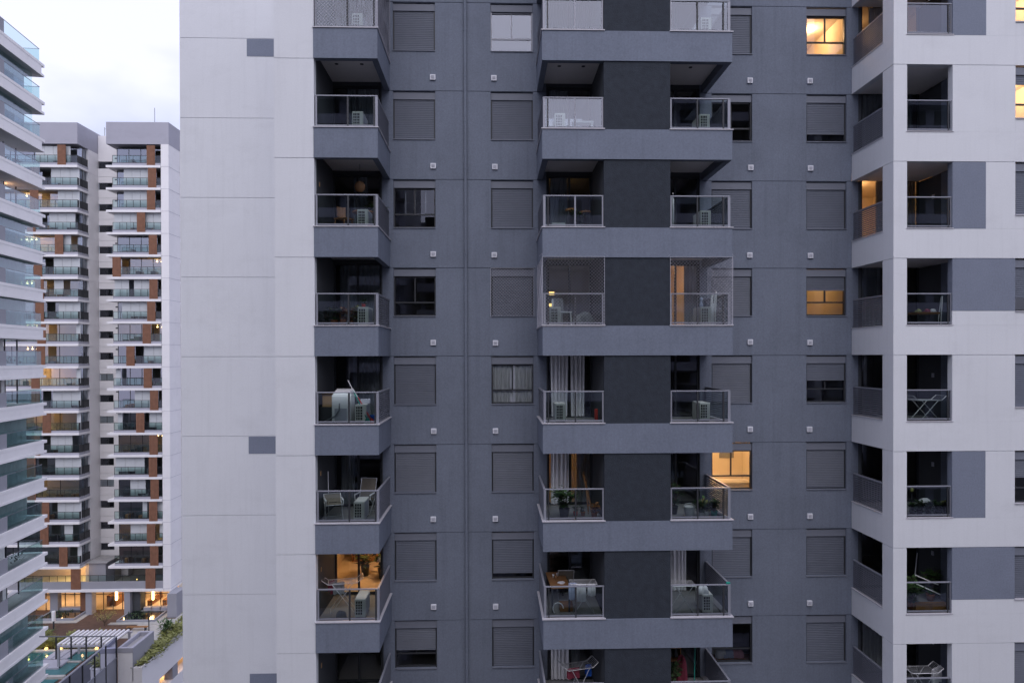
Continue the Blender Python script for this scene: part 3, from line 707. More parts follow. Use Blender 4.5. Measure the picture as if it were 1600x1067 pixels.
# -- fifth balcony beside the white wall: washing machine, carton, crate, brooms, blue bucket
z = FL(0); e = empty('washing_machine', (-4.50, .62, z)); tag(e, 'white top-loading washing machine on the ' + at('a', 0), 'washing machine')
mb = MB(); mb.box(-.29, .29, -.28, .28, .04, .86); mb.build('body', 'whiteplastic', e, bevel=.03)
mb = MB(); mb.v += [(-.27,-.27,.86),(.27,-.27,.86),(.27,.27,.86),(-.27,.27,.86),(-.22,-.16,.965),(.22,-.16,.965),(.24,.26,1.03),(-.24,.26,1.03)]
mb.f += [(0,1,5,4),(1,2,6,5),(2,3,7,6),(3,0,4,7),(4,5,6,7)]; mb.build('lid', 'whiteplastic', e, bevel=.012)
MB().box(-.20, .16, -.292, -.279, .06, .46).build('front_panel', 'ventgrille', e)
MB().path([(-.05, -.30, .62), (-.06, -.33, .42), (-.16, -.33, .25), (-.34, -.30, .15), (-.5, -.25, .09)], .018, 8).build('hose', 'alu', e, True)
for x, y in ((-.22, -.22), (.22, -.22), (-.22, .22), (.22, .22)): MB().tube((x, y, 0), (x, y, .05), .03, 8).build('foot', 'alud', e)
tag(MB().box(-.2, .2, -.15, .15, 0, .50).build('wire_shelf', 'alud', loc=(-4.95, .6, z)), 'dark wire stand under the carton on the ' + at('a', 0), 'stand')
mb = MB(); mb.box(-.16, .16, -.13, .13, 0, .34); o = mb.build('cardboard_box', 'card', loc=(-4.93, .6, z+.50)); tag(o, 'brown cardboard box by the washing machine on the ' + at('a', 0), 'box')
mb = MB(); mb.quad((-.16, -.13, .34), (.16, -.13, .34), (.18, -.23, .42), (-.17, -.23, .41)); mb.quad((-.16, .13, .34), (.16, .13, .34), (.17, .22, .44), (-.16, .22, .43)); mb.build('flap', 'card', o)
for lab, m1, a, b in (('teal broom leaning diagonally against the rail of the ', 'teal_plastic', (-4.32, .42, z+1.30), (-3.72, .28, z+.12)), ('red-handled mop beside the teal broom on the ', 'red', (-4.2, .5, z+1.05), (-3.62, .40, z+.1))):
    e = empty('broom', b); tag(e, lab + at('a', 0), 'broom', 'brooms leaning on the rail'); d = Vector(a)-Vector(b)
    MB().tube((0, 0, 0), tuple(d*.72), .02, 8).build('handle', m1, e); MB().tube(tuple(d*.72), tuple(d), .012, 8).build('handle_end', 'steel', e)
    mb = MB(); mb.lathe([(.10, -.12), (.09, -.04), (.05, .03), (.02, .06)], n=10); mb.build('head', m1, e)
MB().lathe([(.10, 0), (.13, .22), (.135, .24), (.12, .24)], n=16).build('blue_bucket', 'blue', None, True, loc=(-3.58, .62, z+.05)); tag(bpy.data.objects['blue_bucket'], 'blue bucket by the corner post of the ' + at('a', 0), 'bucket')
bpy.data.objects['blue_bucket'].location.z = z
tag(MB().box(-.15, .15, -.08, .08, 0, .14).build('tool_box', 'ventgrille', loc=(-3.86, .75, z+.58), bevel=.02), 'small grey box lying on the air conditioner of the ' + at('a', 0), 'box')
# -- sixth: folding chairs
z = FL(-1); folding_chair(-4.80, .62, z, math.radians(20), 'low folding chair near the white wall on the ' + at('a', -1), .70); folding_chair(-4.02, 1.42, z, math.radians(-10), 'tall folding chair behind the air conditioner on the ' + at('a', -1), 1.02)
mb = MB(); mb.tube((0, 0, 0), (-.08, .25, 1.35), .013); o = mb.build('white_pole', 'steel', loc=(-5.02, .9, z)); tag(o, 'thin white pole leaning in the corner of the ' + at('a', -1), 'pole')
# -- seventh: rack, towel, furniture in the lit room
z = FL(-2); drying_rack(-4.62, .95, z, math.radians(12), 'drying rack standing on the ' + at('a', -2), wd=.5, ln=.85)
draped('towel', 'clothg', -4.70, .80, z+.915, .34, .34, .3, 'pale grey towel on the drying rack of the ' + at('a', -2), math.radians(12), seed=3)
draped('shirt', 'crimson', -4.95, .95, z+.915, .22, .4, .3, 'dark red shirt on the drying rack of the ' + at('a', -2), math.radians(60), seed=5)
heap('laundry_pile', 'clothg', -4.55, .42, z, .16, .12, .18, 'heap of dark laundry on the floor of the ' + at('a', -2), 'laundry', 2)
for i, (x, y, h, n) in enumerate(((-4.55, 4.3, .5, 30), (-3.9, 4.0, .55, 36))):
    plant('house_plant', x, y, z, h, .5, n, 'leafd', ['leafy plant standing inside the lit room by the seventh balcony', 'bigger leafy plant near the lamp of the lit room by the seventh balcony'][i], (.16, .35, 'darkpot'), seed=50+i, leaf=(.28, .12), group='plants inside the lit room')
e = empty('bookshelf', (-4.75, 5.9, z)); tag(e, 'tall bookshelf inside the lit room of the ' + at('a', -2), 'bookshelf')
mb = MB(); mb.box(-.6, -.57, 0, .3, 0, 2.0); mb.box(.57, .6, 0, .3, 0, 2.0); mb.box(-.57, .57, .27, .3, 0, 2); mb.build('case', 'wood', e)
for i in range(6): MB().box(-.57, .57, 0, .27, .02+i*.37, .05+i*.37).build('shelf', 'wood', e)
for i in range(5):
    mb = MB(); x = -.52
    while x < .45: w_ = R.uniform(.03, .07); mb.box(x, x+w_, .04, .22, .052+i*.37, .052+i*.37+R.uniform(.18, .28)); x += w_+R.uniform(.004, .06)
    mb.build('books', R.choice(['crimson', 'clothg', 'card', 'alud']), e)
# -- middle-left stack
z = FL(4)
z = FL(3); mb = MB(); mb.box(-.32, .32, -.14, .14, .30, .36); o = mb.build('white_bench', 'whiteplastic', loc=(2.75, .45, z), bevel=.01); tag(o, 'low white bench on the ' + at('b', 3), 'bench')
for sx in (-.27, .27): MB().box(sx-.03, sx+.03, -.12, .12, 0, .30).build('leg', 'whiteplastic', o)
z = FL(2)
for i, x in enumerate((2.45, 2.95)):
    e = empty('bar_stool', (x, 1.0+.3*i, z)); tag(e, ['dark bar stool by the rail post', 'dark bar stool nearer the black panel'][i] + ' on the ' + at('b', 2), 'stool', 'bar stools')
    MB().lathe([(.17, .70), (.18, .74), (.15, .76)], n=14).build('seat', 'wood', e)
    for a in range(4): MB().tube((.2*math.cos(a*1.57+.8), .2*math.sin(a*1.57+.8), 0), (.12*math.cos(a*1.57+.8), .12*math.sin(a*1.57+.8), .70), .012).build('leg', 'alud', e)
    MB().lathe([(.165, .28), (.165, .30)], n=12).build('foot_ring', 'alud', e)
plant('potted_plant', 2.62, .62, z, .45, .2, 50, 'leaf', 'small green plant between the stools on the ' + at('b', 2), (.11, .2, 'whitepot'), seed=61)
tag(MB().box(-.2, .2, -.14, .14, 0, .2).build('storage_box', 'whiteplastic', loc=(2.0, .4, z), bevel=.02), 'white storage box by the corner of the ' + at('b', 2), 'box')
e = empty('dining_lamp', (2.3, 3.6, z+1.75)); tag(e, 'warm dining lamp glowing inside the room of the ' + at('b', 2), 'lamp'); MB().lathe([(.13, -.06), (.10, .05), (.02, .08)], n=14).build('shade', 'bulbdim', e); MB().tube((0, 0, .08), (0, 0, .58), .006, 5).build('cable', 'alud', e)
z = FL(1)
e = empty('white_chair', (2.15, .95, z), math.radians(35)); tag(e, 'white plastic chair behind the netting of the ' + at('b', 1), 'chair')
for sx, sy in ((-.2, -.2), (.2, -.2), (-.2, .2), (.2, .2)): MB().tube((sx*1.1, sy*1.1, 0), (sx, sy, .44), .018).build('leg', 'whiteplastic', e)
MB().box(-.23, .23, -.23, .23, .44, .47).build('seat', 'whiteplastic', e, bevel=.01); MB().box(-.21, .21, .20, .23, .52, .88).build('backrest', 'whiteplastic', e, bevel=.01)
draped('jacket', 'clothg', 2.05, 1.12, z+.90, .38, .4, .3, 'grey jacket over the white chair on the ' + at('b', 1), math.radians(35), seed=8)
heap('covered_pile', 'clothg', 2.85, .9, z, .34, .28, .42, 'dark covered pile behind the netting of the ' + at('b', 1), 'pile', 4)
for i, zz in enumerate((.85, 1.25)):
    o = MB().box(-.11, .11, -.03, .03, -.05, .05).build('shelf_lamp', 'bulbdim', loc=(2.02, 3.2, z+zz)); tag(o, ['lower', 'upper'][i] + ' warm shelf lamp glowing in the room behind the fourth balcony netting', 'lamp', 'shelf lamps')
z = FL(0); tag(MB().box(-.05, .05, -.05, .05, 0, .38).build('red_bottle', 'red', loc=(3.2, .8, z), bevel=.02), 'tall red bottle near the black panel on the ' + at('b', 0), 'bottle')
z = FL(-1)
plant('potted_plant', 2.18, .55, z, .62, .42, 130, 'leaf', 'large bushy green plant on the ' + at('b', -1), (.17, .28, 'darkpot'), seed=71, leaf=(.17, .08))
plant('potted_plant', 3.08, .45, z, .26, .18, 55, 'leafo', 'orange flowering plant beside the black panel on the ' + at('b', -1), (.10, .17, 'terra'), seed=72, leaf=(.11, .06))
for i, x in enumerate((2.55, 2.78)): plant('potted_plant', x, .75, z, .16, .1, 24, 'leafd', ['tiny plant in a red pot', 'tiny plant in a clay pot mid-row'][i] + ' on the ' + at('b', -1), (.08, .13, 'red' if i == 0 else 'terra'), seed=74+i, leaf=(.09, .04))
e = empty('wooden_deck_chair', (3.12, 1.1, z), math.radians(80)); tag(e, 'folded wooden deck chair on the ' + at('b', -1), 'chair')
for s in (-.2, .2): MB().tube((s, 0, 0), (s, .28, 1.25), .018).build('side_rail', 'wood', e); MB().tube((s*.9, .12, 0), (s*.9, .2, 1.0), .016).build('leg', 'wood', e)
for i in range(6): t = .2+.15*i; MB().box(-.2, .2, .28*t-.012, .28*t+.012, 1.25*t-.03, 1.25*t+.03).build('slat', 'wood', e)
tag(MB().path([(-.28, 0, 0), (.28, 0, 0), (.32, .02, -.03)], .012).build('hanging_bar', 'steel', loc=(2.95, .15, z+.90)), 'white hanging bar clipped to the rail of the ' + at('b', -1), 'hanger')
bpy.data.objects['hanging_bar'].location = (2.95, .12, z+.955)
z = FL(-2); e = empty('wooden_table', (2.05, 1.30, z), math.radians(2)); tag(e, 'long wooden table standing on the ' + at('b', -2), 'table')
for i in range(3): MB().box(-.30+.2*i, -.104+.2*i, -.75, .75, .73, .765).build('plank', 'wood', e, bevel=.004)
for sx, sy in ((-.26, -.7), (.26, -.7), (-.26, .7), (.26, .7)): MB().box(sx-.025, sx+.025, sy-.025, sy+.025, 0, .73).build('leg', 'alud', e)
heap('napkin', 'clothw', 2.13, .95, z+.765, .11, .09, .05, 'white crumpled napkin on the long wooden table', 'napkin', 6)
for i, (x, y, m) in enumerate(((2.0, 1.35, 'bulbdim'), (1.93, 1.5, 'whiteplastic'), (2.06, 1.62, 'steel'))):
    o = MB().lathe([(.03, 0), (.035, .09), (.03, .1)], n=10).build('cup', 'wicker' if i == 0 else m, None, True, loc=(x, y, z+.765)); tag(o, ['brown', 'white', 'metal'][i] + ' cup standing on the long wooden table', 'cup', 'cups on the wooden table')
drying_rack(2.75, .55, z, 0, 'drying rack with white laundry on the ' + at('b', -2), wd=.45, ln=.8, h=.92, wing=False)
draped('white_towel', 'clothw', 2.66, .34, z+.93, .30, .52, .3, 'white towel hanging on the rack of the ' + at('b', -2), seed=11)
draped('white_shirt', 'clothw', 2.98, .34, z+.93, .24, .36, .3, 'white strappy shirt on the rack of the ' + at('b', -2), seed=12)
draped('pale_shirt', 'clothb', 2.42, .45, z+.93, .24, .5, .3, 'pale blue shirt on the rack of the ' + at('b', -2), seed=13)
folding_chair(2.35, 2.0, z, math.radians(180), 'folding chair behind the long table on the ' + at('b', -2))
MB().path([(0.16*math.cos(a), .05*math.sin(a)+.1, .16+.16*math.sin(a)) for a in [i*.4 for i in range(11)]], .016, 8).build('coiled_hose', 'whiteplastic', None, True, loc=(1.98, .35, z)); tag(bpy.data.objects['coiled_hose'], 'coiled white hose on the floor of the ' + at('b', -2), 'hose')
tag(MB().box(-.2, .2, -.14, .14, 0, .24).build('wooden_crate', 'wood', loc=(2.25, .75, z), bevel=.01), 'low wooden crate under the table end on the ' + at('b', -2), 'crate')
tag(draped('hanging_cloth', 'clothw', 3.18, 1.7, z+1.95, .22, .35, .1, 'white cloth hanging near the door of the ' + at('b', -2), math.radians(70), seed=14), None)
z = FL(-3); drying_rack(2.62, .8, z, math.radians(15), 'drying rack with crimson cloth on the ' + at('b', -3), wd=.5, ln=.8, h=1.15)
draped('crimson_cloth', 'crimson', 2.45, .62, z+1.165, .40, .3, .3, 'crimson cloth on the rack of the ' + at('b', -3), math.radians(15), seed=15)
draped('navy_cloth', 'blue', 2.95, .85, z+1.165, .2, .35, .3, 'navy cloth on the rack of the ' + at('b', -3), math.radians(15), seed=16)
# -- stack past the black panels
z = FL(2); e = empty('ironing_board', (5.52, .5, z), math.radians(70)); tag(e, 'white ironing board folded upright on the ' + at('c', 2), 'ironing board')
mb = MB(); mb.box(-.15, .15, -.015, .015, .08, 1.0); mb.build('board', 'whiteplastic', e, bevel=.01); MB().path([(0, .03, 0), (.12, .04, .5), (.10, .04, .9)], .012).build('leg', 'steel', e); MB().tube((-.1, 0, 1.0), (-.32, -.02, 1.07), .012).build('iron_rest', 'steel', e)
z = FL(1)
for i, (x, h) in enumerate(((6.66, .98), (6.80, 1.06), (6.74, .70))):
    e = empty('folded_rack', (x, .40+.1*i, z)); tag(e, ['shorter white folded rack', 'tallest white folded rack by the corner', 'low folded rack behind the taller two'][i] + ' on the ' + at('c', 1), 'folded rack', 'folded racks behind the netting')
    MB().path([(0, 0, 0), (.06, .06, h), (.10, .30, h), (.04, .30, 0)], .016, 8).build('frame', 'whiteplastic', e); MB().path([(0.02, .04, h*.3), (.05, .3, h*.3)], .010, 6).build('crossbar', 'whiteplastic', e)
o = MB().lathe([(.05, 0), (.055, .1), (.03, .13), (.03, .2), (.05, .22), (.045, .27), (.01, .29)], n=12).build('white_bottle', 'clothb', None, True, loc=(6.36, .45, z+.58)); tag(o, 'pale bottle standing on the air conditioner of the ' + at('c', 1), 'bottle')
z = FL(-1); e = empty('laundry_basket', (5.98, .42, z)); tag(e, 'white laundry basket with handles on the ' + at('c', -1), 'basket')
MB().lathe([(.13, 0), (.17, .30), (.185, .33), (.16, .33), (.12, .03)], n=18).build('tub', 'whiteplastic', e, True); MB().path([(-.17, 0, .32), (-.12, 0, .40), (0, 0, .43), (.12, 0, .40), (.17, 0, .32)], .012).build('handle', 'whiteplastic', e)
for i, (x, y, h, sp, n, m, pt) in enumerate(((5.62, .9, .75, .28, 90, 'leafd', (.15, .25, 'darkpot')), (6.33, .42, .40, .2, 70, 'leaf', (.11, .16, 'whitepot')), (6.55, .6, .30, .16, 55, 'leafy', (.10, .15, 'whitepot')), (6.78, .55, .30, .16, 60, 'leafd', (.12, .18, 'teal_plastic')))):
    plant('potted_plant', x, y, z, h, sp, n, m, ['tall dark green plant behind the basket', 'round-leaved plant beside the basket', 'yellow-green plant in a white pot', 'teal-potted plant by the corner post'][i] + ' on the ' + at('c', -1), pt, seed=80+i, leaf=(.15, .08))
tag(MB().lathe([(.05, 0), (.06, .07), (.055, .08)], n=10).build('yellow_cup', 'leafy', None, True, loc=(6.06, .2, z)), 'small yellowish cup before the white basket on the ' + at('c', -1), 'cup')
z = FL(-2); drying_rack(5.80, .55, z, 0, 'drying rack with crossed legs on the ' + at('c', -2), wd=.5, ln=.72, h=.84, wing=False)
heap('white_cloth', 'clothw', 6.40, .45, z+.58, .17, .15, .22, 'bunched white cloth over the air conditioner of the ' + at('c', -2), 'cloth', 9)
tag(MB().box(-.06, .06, -.03, .03, 0, .06).build('teal_cloth_peg', 'teal_plastic', loc=(7.05, .075, FL(-2)+.972), bevel=.01), 'teal cloth clip on the rail corner of the ' + at('c', -2), 'clip')
z = FL(-3); mb = MB(); mb.tube((0, 0, 0), (.10, .2, 1.9), .014); o = mb.build('green_pole', 'teal_plastic', loc=(6.2, .7, z)); tag(o, 'green pole leaning up on the ' + at('c', -3), 'pole')
plant('potted_plant', 5.6, .8, z, 1.0, .25, 60, 'leafd', 'dark plant by the door of the ' + at('c', -3), (.14, .3, 'darkpot'), seed=90); heap('red_bag', 'crimson', 5.95, 1.2, z, .2, .18, 1.15, 'dark red hanging bag on the ' + at('c', -3), 'bag', 3)
e = empty('wall_shelf_unit', (5.95, 1.95, z)); tag(e, 'narrow wooden shelf unit at the back of the ' + at('c', -3), 'shelf'); mb = MB(); mb.box(-.2, -.17, 0, .25, 0, 1.7); mb.box(.17, .2, 0, .25, 0, 1.7); mb.build('sides', 'wood', e)
for i in range(4): MB().box(-.17, .17, 0, .25, .3+.42*i, .33+.42*i).build('shelf', 'wood', e)
# -- pillows at the lowest window behind the middle balconies
a, b_ = wz(-3)
for i, (x, m, lab) in enumerate(((7.75, 'clothw', 'white pillow on the sill inside the lowest open window'), (8.0, 'clothb', 'pale blue pillow between two others inside the lowest open window'), (8.35, 'clothp', 'pink pillow on the sill inside the lowest open window'))):
    heap('pillow', m, x, YW+.44, a+.02, .2, .12, .30, lab, 'pillow', i+2, 'pillows in the lowest open window')
MB().box(7.1-7.9, 9.5-7.9, 0, .4, -.9, .02).build('window_bed', 'wood', loc=(7.9, YW+.26, a-.0)); tag(bpy.data.objects['window_bed'], 'wooden bed side under the pillows of the lowest open window', 'bed')
a, b_ = wz(-1); MB().box(-.75, .75, 0, .8, -.6, .14).build('lit_room_bed', 'sheer', loc=(8.2, YW+.5, a), bevel=.06); tag(bpy.data.objects['lit_room_bed'], 'cream bed inside the brightly lit window behind the middle balconies', 'bed')
# -- bay balconies
z = FL(1); e = empty('wooden_table', (13.05, .55, z)); tag(e, 'small wooden table on the ' + at('d', 1), 'table'); MB().box(-.36, .36, -.24, .24, .36, .42).build('tabletop', 'wood', e, bevel=.008)
for sx in (-.3, .3):
    for sy in (-.2, .2): MB().tube((sx, sy, 0), (sx, sy, .36), .016).build('leg', 'alud', e)
for i, (x, m) in enumerate(((12.85, 'leafy'), (13.12, 'crimson'), (13.3, 'clothw'))): heap('bowl', m, x, .5, z+.42, .09, .08, .10, ['greenish', 'dark red', 'white'][i] + ' bowl on the small wooden table of the white bay', 'bowl', i, 'bowls on the small table')
e = empty('folded_rack', (13.55, .5, z)); tag(e, 'white folded rack leaning at the jamb of the ' + at('d', 1), 'folded rack'); MB().path([(0, 0, 0), (.12, .1, .92), (.22, .3, .92), (.1, .3, 0)], .016, 8).build('frame', 'whiteplastic', e); MB().path([(.06, .05, .46), (.16, .3, .46)], .01).build('crossbar', 'whiteplastic', e)
z = FL(0); drying_rack(13.12, .6, z, 0, 'empty winged drying rack on the ' + at('d', 0), wd=.5, ln=.72, h=.62)
z = FL(-1)
for i, x in enumerate((12.6, 12.85, 13.1, 13.45, 13.65)): plant('potted_plant', x, .38+.05*(i%2), z, .24+.06*(i%3), .17, 70, ['leaf', 'leafd', 'leaf', 'leafd', 'leafy'][i], ['first', 'second', 'third', 'fourth', 'fifth'][i] + ' green plant from the corner post on the ' + at('d', -1), (.10, .14, 'darkpot'), seed=100+i, leaf=(.12, .06))
heap('plastic_bag', 'clothw', 13.15, .68, z, .30, .22, .42, 'grey-white plastic bag among plants on the ' + at('d', -1), 'bag', 7)
o = MB().lathe([(.05, 0), (.055, .08), (.04, .12)], n=10).build('yellow_lantern', 'leafy', None, True, loc=(12.9, .9, z+.62)); MB().tube((0, 0, -.62), (0, 0, 0), .01, 6).build('stand', 'alud', o); tag(o, 'small yellow lantern on a stick on the ' + at('d', -1), 'lantern')
z = FL(-2)
for i, (x, y) in enumerate(((12.60, .5), (12.75, .9), (12.58, 1.1), (13.7, 1.2))): plant('potted_plant', x, y, z, .55+.1*i, .26, 100, 'leaf' if i != 2 else 'leafy', ['low bushy plant at the corner post', 'second bushy plant from the corner post', 'yellow-green tall plant at the corner', 'green plant near the inner wall'][i] + ' on the ' + at('d', -2), (.14, .2, 'terra'), seed=110+i, leaf=(.16, .08))
for i, (x, wd) in enumerate(((12.85, .30), (13.38, .34))): tag(MB().box(-wd, wd-.12, -.12, .12, 0, .22).build('planter_box', 'litwood', loc=(x+.06, .34, z), bevel=.008), ['shorter', 'longer'][i] + ' wooden planter box in orange-lit colour on the ' + at('d', -2), 'planter', 'wooden planter boxes')
for i, (p, q) in enumerate((((13.05, .9, z+.62), (13.62, .6, z+.38)), ((13.2, 1.2, z+.80), (13.75, .9, z+.58)))):
    o = MB().tube((0, 0, 0), tuple(Vector(q)-Vector(p)), .018, 8).build('white_rod', 'steel', loc=p); tag(o, ['lower', 'upper'][i] + ' white rod lying across the plants on the ' + at('d', -2), 'rod', 'white rods'); MB().tube((0.05, 0, -.02), (.05, .0, p[2]*-1+z), .008, 5).build('prop', 'alud', o)
o = MB().tube((0, 0, 0), (.22, .1, 1.55), .012, 6).build('tilted_pole', 'steel', loc=(12.95, .95, z)); tag(o, 'thin tilted pole above the rail of the ' + at('d', -2), 'pole')
z = FL(-3); drying_rack(12.95, .55, z, 0, 'white drying rack rising over the rail of the ' + at('d', -3), wd=.5, ln=.8, h=.98)
draped('white_sheet', 'clothw', 13.5, .62, z+1.02, .5, .5, .5, 'white sheet at the rack end on the ' + at('d', -3), math.radians(30), seed=20)

for o in list(COL.objects):            # things in the bay stand clear of the corner post
    if o.parent is None and 'white bay' in o.get('label', '') and o.get('category') != 'curtain': o.location.x += .27

# ================================================================== TWIN TOWER BEHIND
TX, TY = -50.0, 80.0
TW = empty('residential_tower', (TX, TY, 0)); tag(TW, 'pale twin-fronted residential tower with brown timber screens standing behind', 'building'); TOFF = Vector((-TX, -TY, 0))
def tpart(mb, name, mat, parent=None, smooth=False):
    return link(name, mb.mesh(name, mat, smooth), parent or TW, TOFF if parent is None else (0, 0, 0))
HB = 2.888; FT = HZ + 24.65; NF = 19
YT = 70.0; YCORE = 74.6
def tz(i): return FT - HB*i
roof = HZ + 27.55
mb = MB(); mb.box(-66, -53.6, YT, YCORE+8, roof+.0, HZ+30.3); tpart(mb, 'roof_parapet', 'bgrey')
mb = MB(); mb.box(-49.95, -41.95, YT, YCORE+8, roof, HZ+30.4); tpart(mb, 'roof_parapet', 'bgrey')
mb = MB(); mb.box(-53.58, -49.97, YCORE+.2, YCORE+9, HZ-30, HZ+30.1); tpart(mb, 'core_block', 'bwhite')
mb = MB(); mb.box(-53.55, -50.0, YCORE+2, YCORE+6, HZ+30.1, HZ+31.0); tpart(mb, 'roof_house', 'bwhite')
mb = MB(); mb.tube((-44.2, 71, HZ+30.4), (-44.2, 71, HZ+32.6), .03, 5); tpart(mb, 'antenna', 'alud')
mb = MB(); mb.path([(-53.0, YCORE+.6, HZ+30.1), (-53.0, YCORE+.6, HZ+31.4)], .03, 5); mb.path([(-53.0, YCORE+.6, HZ+31.2), (-50.2, YCORE+.6, HZ+30.5)], .02, 4); tpart(mb, 'roof_mast', 'alud')
mb = MB(); mb.box(-42.96, -41.97, YT-.02, YT+3.2, HZ-30.6, roof-.003); mb.box(-41.96, -41.7, YT+3.2, YT+9, HZ-30.6, HZ+29.6); tpart(mb, 'white_pier', 'bwhite')
mb = MB()
for i in range(NF+1): mb.box(-42.98, -41.95, YT-.035, YT+3.21, tz(i)-.01, tz(i)+.02)
tpart(mb, 'pier_joint_lines', 'bgrey')
mb = MB(); mb.box(-54.3, -53.605, YT+2.4, YCORE+.2, HZ-30, roof-.003); tpart(mb, 'side_wall', 'bwhite')
# left wing / right wing specification: timber screen offset (m from the wing's right end), blind spans (fractions), lamp watts
LW = [(2.5, [(0, .8)], 0), (5.9, [(.35, 1)], 0), (6.0, [(.5, 1)], 35), (6.4, [(.3, .9)], 0), (2.9, [(.55, .8)], 45), (5.6, [(.4, 1)], 0), (5.4, [(.4, .62)], 6), (5.4, [(.5, 1)], 0), (5.2, [(.9, 1)], 28), (5.3, [], 8),
      (6.0, [(.9, 1)], 110), (6.0, [(.35, 1)], 0), (4.6, [(.9, 1)], 45), (6.0, [(.3, .8)], 0), (6.6, [(.4, 1)], 0), (6.6, [], 10), (4.9, [(.45, 1)], 0), (5.0, [(.6, .8)], 0), (2.6, [(.9, 1)], 0)]
RW = [(1.75, [], 0), (1.6, [(.2, .72)], 0), (1.75, [(.2, .72)], 0), (3.05, [(0, .5), (.62, 1)], 0), (1.55, [], 0), (6.2, [], 18), (1.5, [(.0, .3), (.4, .72)], 0), (1.8, [(.15, .7)], 0), (2.4, [], 5), (4.5, [(.6, 1)], 0),
      (2.3, [(.02, .12)], 0), (1.5, [(.4, .72)], 0), (3.3, [(.05, .15), (.7, 1)], 0), (1.6, [], 6), (1.7, [(0, .6)], 0), (1.5, [(.3, .62)], 0), (1.7, [(.55, .65), (.8, 1)], 0), (2.0, [(.3, .7), (.9, 1)], 10), (1.6, [], 0)]
def slats(x, wd, y, z0, z1):
    mb = MB(); n = 6
    for i in range(n): a = x+wd*i/n; mb.box(a+.012, a+wd/n-.012, y, y+.06, z0, z1)
    mb.box(x, x+wd, y+.06, y+.09, z0, z1); return mb
def tower_floor(i, xa, xb, spec, left):
    z = tz(i); ztop = z + HB if i else roof
    so_, blinds, watts = spec
    mb = MB()
    if left: mb.box(xa, xb+.02, YT-.12, YCORE-.02, z-.16, z+.14)
    else:
        n = len(mb.v); mb.box(xa-.75, xb, YT-.12, YT+2.9, z-.16, z+.14)
    b = tpart(mb, 'balcony', 'bwhite')
    mb = MB(); mb.box(xa+.02, xb-.02, YT, YT+.14, z+.14, z+.45)
    if left: mb.box(xb-.16, xb-.02, YT+.14, YT+2.38, z+.14, z+.45)
    tpart(mb, 'upstand', 'bgrey', b)
    mb = MB()                                             # dark railing frame
    n = max(3, round((xb-xa)/.95))
    for q in range(n+1): x = xa+.04+(xb-xa-.08)*q/n; mb.box(x-.02, x+.02, YT+.03, YT+.07, z+.45, z+1.42)
    mb.box(xa+.02, xb-.02, YT+.02, YT+.08, z+1.40, z+1.45); mb.box(xa+.02, xb-.02, YT+.02, YT+.08, z+.45, z+.52)
    if left:
        for q in range(4): y = YT+.1+2.2*q/3; mb.box(xb-.11, xb-.07, y-.02, y+.02, z+.45, z+1.42)
        mb.box(xb-.12, xb-.06, YT+.08, YT+2.38, z+1.40, z+1.45); mb.box(xb-.10, xb-.08, YT+.08, YT+2.38, z+.5, z+1.40)
    tpart(mb, 'railing', 'alud', b)
    mb = MB(); mb.quad((xa+.04, YT+.05, z+.5), (xb-.04, YT+.05, z+.5), (xb-.04, YT+.05, z+1.41), (xa+.04, YT+.05, z+1.41)); tpart(mb, 'railing_glass', 'teal', b)
    tpart(slats(xb-so_-.02, 1.06, YT-.09, z+.14, ztop-.17), 'timber_screen', 'brownslat', b)
    mb = MB(); mb.inbox(xa+.03, xb-(.75 if left else .03), YT+1.15, YT+5.6 if not left else YT+4.4, z+.15, ztop-.18); tpart(mb, 'room', 'roomlit' if watts else 'room', b)
    mb = MB(); y = YT+1.1
    for q in range(5): x = xa+.05+(xb-xa-.1)*q/4; mb.box(x-.03, x+.03, y, y+.06, z+.15, ztop-.18)
    tpart(mb, 'glazing_frame', 'alud', b)
    mb = MB(); mb.quad((xa+.03, y+.03, z+.15), (xb-.03, y+.03, z+.15), (xb-.03, y+.03, ztop-.18), (xa+.03, y+.03, ztop-.18)); tpart(mb, 'glazing', 'towerglass', b)
    for f0, f1 in blinds:
        mb = MB(); x0 = xa+(xb-xa)*f0; x1 = xa+(xb-xa)*f1; nn = max(1, round((x1-x0)/1.1))
        for q in range(nn): a = x0+(x1-x0)*q/nn; c = x0+(x1-x0)*(q+1)/nn; mb.box(a+.015, c-.015, YT+.42, YT+.44, z+R.choice([.5, .5, .8]), ztop-.2)
        tpart(mb, 'roller_blind', 'blind', b)
    if left:
        mb = MB(); mb.box(xb-.35, xb-.33, YT+1.2, YT+2.39, z+.15, ztop-.18); tpart(mb, 'side_blind', 'blind' if any(f1 >= .89 for f0, f1 in blinds) else 'inner', b)
        mb = MB(); mb.quad((xb-.3, YT+.9, z+.5), (xb-.3, YT+2.39, z+.5), (xb-.3, YT+2.39, ztop-.18), (xb-.3, YT+.9, ztop-.18)); tpart(mb, 'side_glazing', 'winglass', b)
    # a few pieces of furniture silhouette on the balcony itself
    mb = MB()
    for q in range(R.randint(2, 4)):
        x = R.uniform(xa+.6, xb-.8); hh = R.uniform(.5, .95); mb.box(x, x+R.uniform(.3, .6), YT+.5, YT+.95, z+.15, z+.15+hh)
    tpart(mb, 'furniture', R.choice(['darkpot', 'wood', 'leafd', 'bgrey2']), b)
    if watts:
        lx = xa+(xb-xa)*.42 if left else xb-.9
        lamp('tower_room_lamp', (lx, YT+2.6, ztop-.55), watts, (1, .56, .24), r=.2)
        mb = MB()
        for q in range(3): mb.lathe([(.09, -.06), (.10, 0), (.05, .06)], (lx-.6+.6*q, YT+2.0, ztop-.5), 8); mb.tube((lx-.6+.6*q, YT+2.0, ztop-.45), (lx-.6+.6*q, YT+2.0, ztop-.18), .01, 4)
        tpart(mb, 'ceiling_lamp', 'bulb', b)
